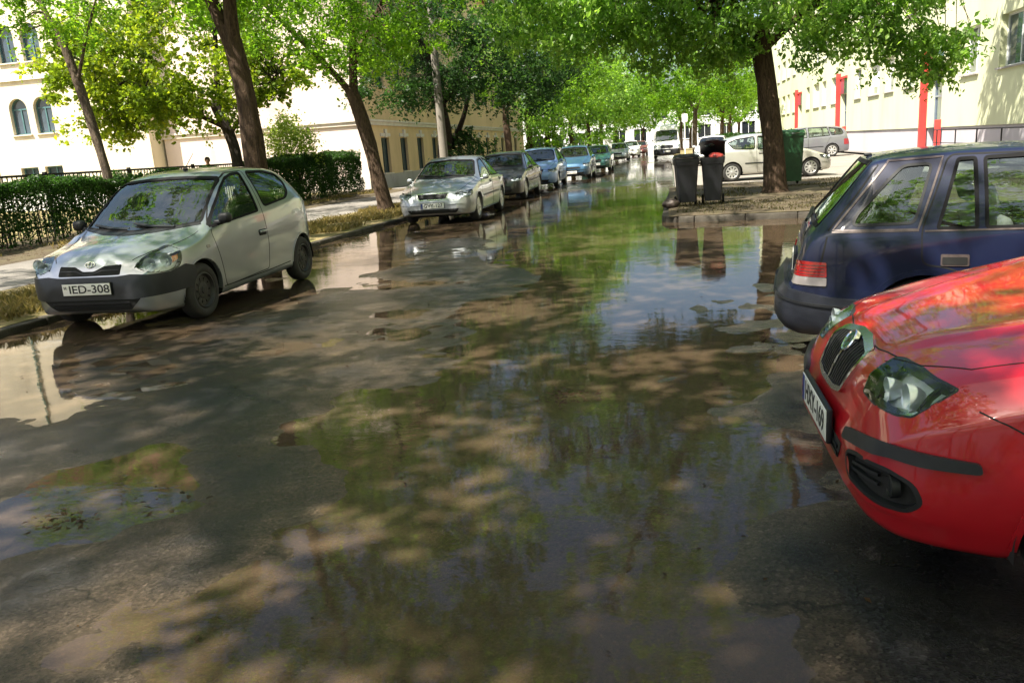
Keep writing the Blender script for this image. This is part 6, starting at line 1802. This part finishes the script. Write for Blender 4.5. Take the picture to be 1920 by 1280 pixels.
# puddle debris: a broken branch on the water
# ------------------------------------------------------------------ the other parked cars
def dress(c, kind='hatch', plate=None, glass='glass', seat='seat', mirror=None, grille='bar', tail=True, doors=2, chrome=False, hl_c=(.46, .80), detail=True, belt_off=.045):
    """windows, doors, lamps, grille, bumpers and plates laid out from the body outline"""
    sp = c.sp; L_, H = sp['L'], sp['H']
    cowl = sp['cowl']; roof0 = sp['roof0']; rl = sp['rl']
    bz = lambda u: c.f['belt'](u) + belt_off
    rz = lambda u: c.f['top'](u) - c.f['crown'](u) - .035
    zc = c.f['top'](cowl)
    ub = cowl + (1.22 if doors == 2 else 1.38)
    ur = {'hatch': L_ - .52, 'wagon': L_ - .38, 'saloon': rl + .22}[kind]
    for sd in (1, -1):
        fr = [(cowl + .22, bz(cowl + .22)), (roof0 + .06, rz(roof0 + .06)), (ub - .06, rz(ub - .06)), (ub - .02, bz(ub))]
        zs = sp['bot'][3][1] + .05
        d = c.door([(cowl + .16, zs), (cowl + .10, .62), (cowl + .16, bz(cowl + .16) - .03), (roof0 + .02, rz(roof0) + .03), (ub - .02, rz(ub) + .03), (ub + .02, bz(ub)), (ub + .02, .55), (ub, zs)], sd)
        c.window('side_window', rounded(fr, .03), 'y', d, sd, frame=.026, glass=glass)
        if detail: handle(c, ub - .14, bz(ub) - .12, sd, c.mat, d, w=.17)
        if doors == 2:
            u1 = min(sp['ra'] - .02, ub + 1.0)
            d2 = c.door([(ub + .05, zs), (ub + .05, rz(ub) + .03), (u1, rz(u1) + .03 if kind != 'saloon' else rz(min(u1, rl)) + .02), (u1 + .16, bz(u1)), (u1 - .05, .68), (sp['ra'] - sp['arch'] - .06, zs)], sd, )
            if kind == 'saloon':
                rw = [(ub + .07, bz(ub)), (ub + .05, rz(ub + .05)), (rl - .12, rz(rl - .12) - .01), (ur - .02, bz(ur) + .04), (ur - .06, bz(ur))]
            else:
                rw = [(ub + .07, bz(ub)), (ub + .05, rz(ub + .05)), (u1 - .02, rz(u1 - .02)), (u1 + .10, bz(u1) + .02)]
            c.window('side_window', rounded(rw, .03), 'y', d2, sd, frame=.026, glass=glass)
            if detail: handle(c, u1 - .04, bz(u1) - .11, sd, c.mat, d2, w=.17)
            if kind == 'wagon' or (kind == 'hatch' and ur - u1 > .35):
                c.window('quarter_window', rounded([(u1 + .18, bz(u1) + .03), (u1 + .06, rz(u1 + .06)), (ur - .06, rz(min(ur, rl)) - .02), (ur + .02, bz(ur) + .10), (ur - .06, bz(ur) + .03)], .05), 'y', None, sd, frame=.024, glass=glass)
        else:
            c.window('quarter_window', rounded([(ub + .08, bz(ub)), (ub + .04, rz(ub)), (ur - .35, rz(ur - .35)), (ur - .05, bz(ur) + .22), (ur - .22, bz(ur) + .02)], .07), 'y', None, sd, frame=.024, glass=glass)
        wing_mirror(c, cowl + .30, bz(cowl + .3), mirror or c.mat, sd)
        h0 = c.f['top'](.16)
        a, b_ = hl_c
        hp = rounded([(a * sd, h0 - .135), (a * sd, h0 - .05), ((a + b_) / 2 * sd, h0 - .022), ((b_ + .03) * sd, h0 - .005), (b_ * sd, h0 - .11), ((a + b_) / 2 * sd, h0 - .15)], .025, 3)
        headlight(c, hp, 'c', [((a + .09) * sd, h0 - .085, .05), ((b_ - .10) * sd, h0 - .075, .045)], sd, .05)
        if tail:
            zt = c.f['belt'](L_ - .06) + .12
            c.patch('tail_lamp', rounded([(.50 * sd, zt - .28), (.80 * sd, zt - .28), (.80 * sd, zt), (.56 * sd, zt)], .03), 'C', M['red_lens'], off=.008)
        c.strip('bonnet_gap', [(.16, .50 * sp['W'] / 1.66 * sd), (.5, .61 * sp['W'] / 1.66 * sd), (cowl, .69 * sp['W'] / 1.66 * sd)], 'z', .008, M['dark'], off=.0012, thick=.004)
        c.strip('side_moulding', [(cowl + .2, .52), (sp['ra'] - sp['arch'] - .06, .54)], 'y', .035, M['grey_plastic'], off=.010, thick=.02, sd=sd)
    wb_ = c.f['rail'](cowl) - .03; wt = c.f['rail'](roof0) - .015
    zt = c.f['top'](roof0) - c.f['crown'](roof0) - .005
    c.window('windscreen', rounded([(-wb_, zc + .035), (0, zc + .012), (wb_, zc + .035), (wt, zt - .03), (wt - .06, zt), (0, zt + .03), (-wt + .06, zt), (-wt, zt - .03)], .03), 'x', frame=.026, glass=glass)
    c.patch('cowl_panel', [(-wb_, zc + .0), (0, zc - .022), (wb_, zc + .0), (wb_ - .01, zc + .03), (0, zc + .008), (-wb_ + .01, zc + .03)], 'x', M['black'])
    for a in (-.45, .05): c.strip('wiper', [(a, zc + .02), (a + .25, zc + .045), (a + .48, zc + .075)], 'x', .014, M['black'], off=.02, thick=.014)
    if kind == 'saloon': c.window('rear_window', rounded([(-.52, 1.02), (.52, 1.02), (.46, H - .15), (-.46, H - .15)], .05), 'X', glass=glass)
    else:
        wr_ = c.f['rail'](L_ - .25) - .1
        c.window('rear_window', rounded([(-wr_, .98), (wr_, .98), (wr_ - .06, H - .16), (-wr_ + .06, H - .16)], .06), 'X', glass='glass_dark')
    h0 = c.f['top'](.12)
    if grille == 'bar':
        gp = rounded([(-.30, h0 - .155), (.30, h0 - .155), (.36, h0 - .03), (-.36, h0 - .03)], .02)
    elif grille == 'mouth':
        gp = rounded([(-.38, .38), (.38, .38), (.44, .50), (.36, .56), (-.36, .56), (-.44, .50)], .03)
    else:
        gp = rounded([(-.42, h0 - .20), (.42, h0 - .20), (.46, h0 - .03), (-.46, h0 - .03)], .03)
    gr = c.patch('grille', gp, 'x', M['dark'], off=.004, thick=.01)
    if chrome: c.strip('grille_surround', gp, 'x', .018, M['chrome'], gr, off=.010, thick=.012, closed=True)
    z0, z1 = min(p[1] for p in gp), max(p[1] for p in gp)
    for k in range(1, 4): c.strip('grille_bar', [(-.29, z0 + (z1 - z0) * k / 4), (.29, z0 + (z1 - z0) * k / 4)], 'x', .010, M['black'], gr, off=.010, thick=.01)
    c.patch('lower_grille', rounded([(-.42, .25), (.42, .25), (.46, .335), (-.46, .335)], .02), 'c', M['dark'], off=.004, thick=.01)
    c.strip('bumper_strip', [(-.80, .47), (-.4, .46), (0, .455), (.4, .46), (.80, .47)], 'c', .05, sp.get('bumperstrip', c.mat), off=.014, thick=.024)
    if plate: c.plate(plate, 'x', 0.0, .415 if grille != 'mouth' else .33, off=.022)
    c.interior(cowl + .08, mat=seat)
    return c.finish()

def gen(L, W, H, fa, wb, Rr, **kw):
    sp = hatch(L, W, H, fa, wb, Rr, **kw)
    sp['cowl'] = kw.get('cowl', 1.0); sp['roof0'] = kw.get('roof0', 1.75); sp['rl'] = kw.get('roofL') or L - .75
    return sp

P_silver2 = paint("paint_silver_grey", (0.36, 0.38, 0.41), 0.75, 0.38, dirt=0.25, dirtcol=(0.28, 0.27, 0.25))
P_dark = paint("paint_charcoal", (0.030, 0.034, 0.045), 0.5, 0.4, dirt=0.3)
P_lblue = paint("paint_light_blue", (0.17, 0.28, 0.52), 0.5, 0.4, dirt=0.2)
P_blue = paint("paint_steel_blue", (0.025, 0.085, 0.16), 0.4, 0.4, dirt=0.2)
P_green = paint("paint_dark_green", (0.010, 0.075, 0.060), 0.3, 0.4, dirt=0.2)
P_white = paint("paint_white", (0.74, 0.74, 0.73), 0.0, 0.4, dirt=0.15, dirtcol=(0.4, 0.37, 0.32))
P_beige = paint("paint_silver_beige", (0.56, 0.55, 0.51), 0.55, 0.4, dirt=0.22, dirtcol=(0.34, 0.30, 0.25))
P_grey = paint("paint_mid_grey", (0.20, 0.21, 0.24), 0.6, 0.4, dirt=0.2)
GL = 'cars parked along the left kerb'

sp = gen(4.25, 1.71, 1.425, .86, 2.606, .30, cowl=1.12, cz=.955, hood=.73, roof0=1.90, roofL=3.35, tail='saloon', wheel='cover', belt=.87)
c = Car('parked_car', 'silver saloon with chrome edged grille, second in the left row', 'car', sp, (-5.05, 16.92, 0), 1.576, P_silver2, GL)
dress(c, 'saloon', 'GVY-127', grille='bar', chrome=True, hl_c=(.44, .80))
sp = gen(4.55, 1.76, 1.44, .90, 2.70, .31, cowl=1.18, cz=.965, hood=.74, roof0=2.0, roofL=3.6, tail='saloon', wheel='spoke', belt=.89)
c = Car('parked_car', 'dark charcoal saloon with pale dirty doors, third in the left row', 'car', sp, (-5.18, 23.7, 0), 1.576, P_dark, GL, nu=90)
dress(c, 'saloon', 'KDT-534', grille='wide', seat='seat')
sp = gen(3.95, 1.68, 1.49, .80, 2.46, .295, cowl=.98, cz=1.0, hood=.76, roof0=1.68, wheel='cover', belt=.92)
c = Car('parked_car', 'light blue hatchback, fourth in the left row', 'car', sp, (-4.92, 29.6, 0), 1.578, P_lblue, GL, nu=90)
dress(c, 'hatch', 'LPA-618', grille='bar', glass='glass')
sp = gen(3.95, 1.70, 1.48, .80, 2.49, .295, cowl=1.0, cz=.99, hood=.75, roof0=1.72, wheel='spoke', belt=.92)
c = Car('parked_car', 'steel blue hatchback with wide dark mouth grille, fifth in the left row', 'car', sp, (-4.30, 35.9, 0), 1.580, P_blue, GL, nu=80)
dress(c, 'hatch', 'MRS-205', grille='mouth')
sp = gen(3.90, 1.66, 1.42, .78, 2.45, .29, cowl=1.0, cz=.95, hood=.72, roof0=1.75, wheel='cover', belt=.88)
c = Car('parked_car', 'dark green hatchback, sixth in the left row', 'car', sp, (-4.0, 44.6, 0), 1.582, P_green, GL, nu=70)
dress(c, 'hatch', 'HTB-940', grille='bar', detail=False)
sp = gen(4.3, 1.72, 1.45, .85, 2.6, .30, cowl=1.1, cz=.97, hood=.74, roof0=1.9, roofL=3.4, tail='saloon', wheel='cover', belt=.89)
c = Car('parked_car', 'far silver saloon beyond the dark green hatchback', 'car', sp, (-4.15, 66.5, 0), 1.575, P_silver2, GL, nu=60)
dress(c, 'saloon', 'JNF-331', grille='bar', detail=False)
sp = gen(4.2, 1.74, 1.58, .82, 2.55, .31, cowl=1.0, cz=1.06, hood=.82, roof0=1.75, tail='wagon', roofL=3.7, wheel='cover', belt=.97)
c = Car('parked_car', 'far white tall car behind the far silver saloon', 'car', sp, (-3.75, 79, 0), 1.575, P_white, GL, nu=60)
dress(c, 'wagon', 'LKZ-752', grille='bar', detail=False)
sp = gen(4.2, 1.74, 1.5, .82, 2.55, .31, cowl=1.0, cz=1.0, hood=.78, roof0=1.75, wheel='cover', belt=.94)
c = Car('parked_car', 'last car of the left row, reddish hatchback at the street end', 'car', sp, (-3.3, 90, 0), 1.575, paint("paint_maroon", (0.22, 0.07, 0.07), 0.3), GL, nu=60)
dress(c, 'hatch', 'IRC-116', grille='bar', detail=False)

# right side
sp = gen(3.835, 1.652, 1.43, .72, 2.442, .292, cowl=1.0, cz=.95, hood=.70, roof0=1.78, roofL=3.15, wheel='multi', belt=.885)
c = Car('parked_car', 'silver beige three-door hatchback parked sideways behind the island tree', 'car', sp, (4.87, 27.99, .03), R(189.5), P_beige, None, nu=110)
dress(c, 'hatch', None, doors=1, seat='seat')
sp = gen(4.45, 1.80, 1.58, .88, 2.65, .33, cowl=1.1, cz=1.04, hood=.82, roof0=1.85, roofL=3.95, tail='wagon', wheel='spoke', belt=.97)
c = Car('parked_car', 'grey estate with red rear lamp, partly hidden behind the silver beige hatchback', 'car', sp, (4.55, 45.5, .03), R(3), P_grey, None, nu=80)
dress(c, 'wagon', None, grille='bar', detail=False)
sp = gen(4.0, 1.70, 1.47, .8, 2.5, .30, cowl=1.0, cz=.99, hood=.76, roof0=1.75, wheel='cover', belt=.92)
c = Car('parked_car', 'white hatchback facing us in the car park above the wheelie bins', 'car', sp, (1.95, 42.5, .03), R(84), P_white, None, nu=70)
dress(c, 'hatch', None, grille='wide', detail=False)

# white van
sp = dict(L=5.6, W=2.06, H=2.62, fa=1.0, ra=4.3, R=.34, arch=.42, wheel='steel', tw=.22, rim=.21, cowl=.95, roof0=1.75, rl=5.3,
          top=[(0, .62), (.04, .80), (.12, .98), (.3, 1.10), (.75, 1.22), (.95, 1.30), (1.3, 1.80), (1.62, 2.20), (1.85, 2.42), (2.3, 2.58), (3, 2.62), (5.2, 2.58), (5.5, 2.48), (5.58, 2.0), (5.6, .8)],
          bot=[(0, .34), (.1, .26), (.3, .24), (3, .26), (5.4, .32), (5.6, .42)],
          belt=[(0, .54), (.12, .84), (.3, .98), (.95, 1.16), (1.5, 1.30), (5.4, 1.36), (5.58, 1.2), (5.6, .6)],
          plan=[(0, .68), (.06, .84), (.15, .93), (.3, .985), (.6, 1.02), (1, 1.03), (5.3, 1.02), (5.5, .98), (5.6, .86)],
          rail=[(0, .5), (.15, .68), (.95, .88), (1.4, .88), (1.85, .84), (2.4, .86), (5.3, .86), (5.6, .74)],
          crown=[(0, .04), (.3, .07), (.95, .06), (1.3, .05), (1.85, .07), (3, .09), (5.3, .08), (5.6, .05)], shoulder=.985)
c = Car('delivery_van', 'white high-roof van coming down the middle of the street', 'van', sp, (-.28, 65.2, 0), R(90), P_white, None, nu=70)
for sd in (1, -1):
    d = c.door([(1.02, .36), (1.0, 1.22), (1.72, 2.12), (2.3, 2.12), (2.35, .40)], sd)
    c.window('side_window', rounded([(1.22, 1.36), (1.74, 2.02), (2.22, 2.04), (2.26, 1.36)], .04), 'y', d, sd)
    headlight(c, rounded([(.66 * sd, .80), (.62 * sd, .93), (.84 * sd, 1.08), (.92 * sd, 1.06), (.90 * sd, .84)], .03), 'c', [(.74 * sd, .90, .06)], sd, .06)
    wing_mirror(c, 1.25, 1.36, M['black'], sd)
    c.patch('tail_lamp', [(.82 * sd, .9), (.95 * sd, .9), (.95 * sd, 1.6), (.82 * sd, 1.6)], 'X', M['red_lens'])
    c.strip('side_moulding', [(1.5, .62), (3.85, .62)], 'y', .12, M['black'], off=.014, thick=.03, sd=sd)
c.window('windscreen', rounded([(-.84, 1.36), (0, 1.33), (.84, 1.36), (.80, 2.12), (0, 2.18), (-.80, 2.12)], .06), 'x', frame=.04)
c.patch('grille', rounded([(-.46, .78), (.46, .78), (.50, .96), (.40, 1.03), (-.40, 1.03), (-.50, .96)], .05), 'x', M['dark'], off=.006)
for k in range(3): c.strip('grille_bar', [(-.44, .83 + .06 * k), (.44, .83 + .06 * k)], 'x', .014, M['grey_plastic'], off=.012, thick=.01)
c.patch('front_bumper', [(-.95, .32), (.95, .32), (.95, .70), (.62, .74), (-.62, .74), (-.95, .70)], 'c', M['black'], off=.02, thick=.04)
c.plate('NCX-481', 'x', 0, .55, off=.04)
c.interior(1.15, floor=.6)
c.finish()
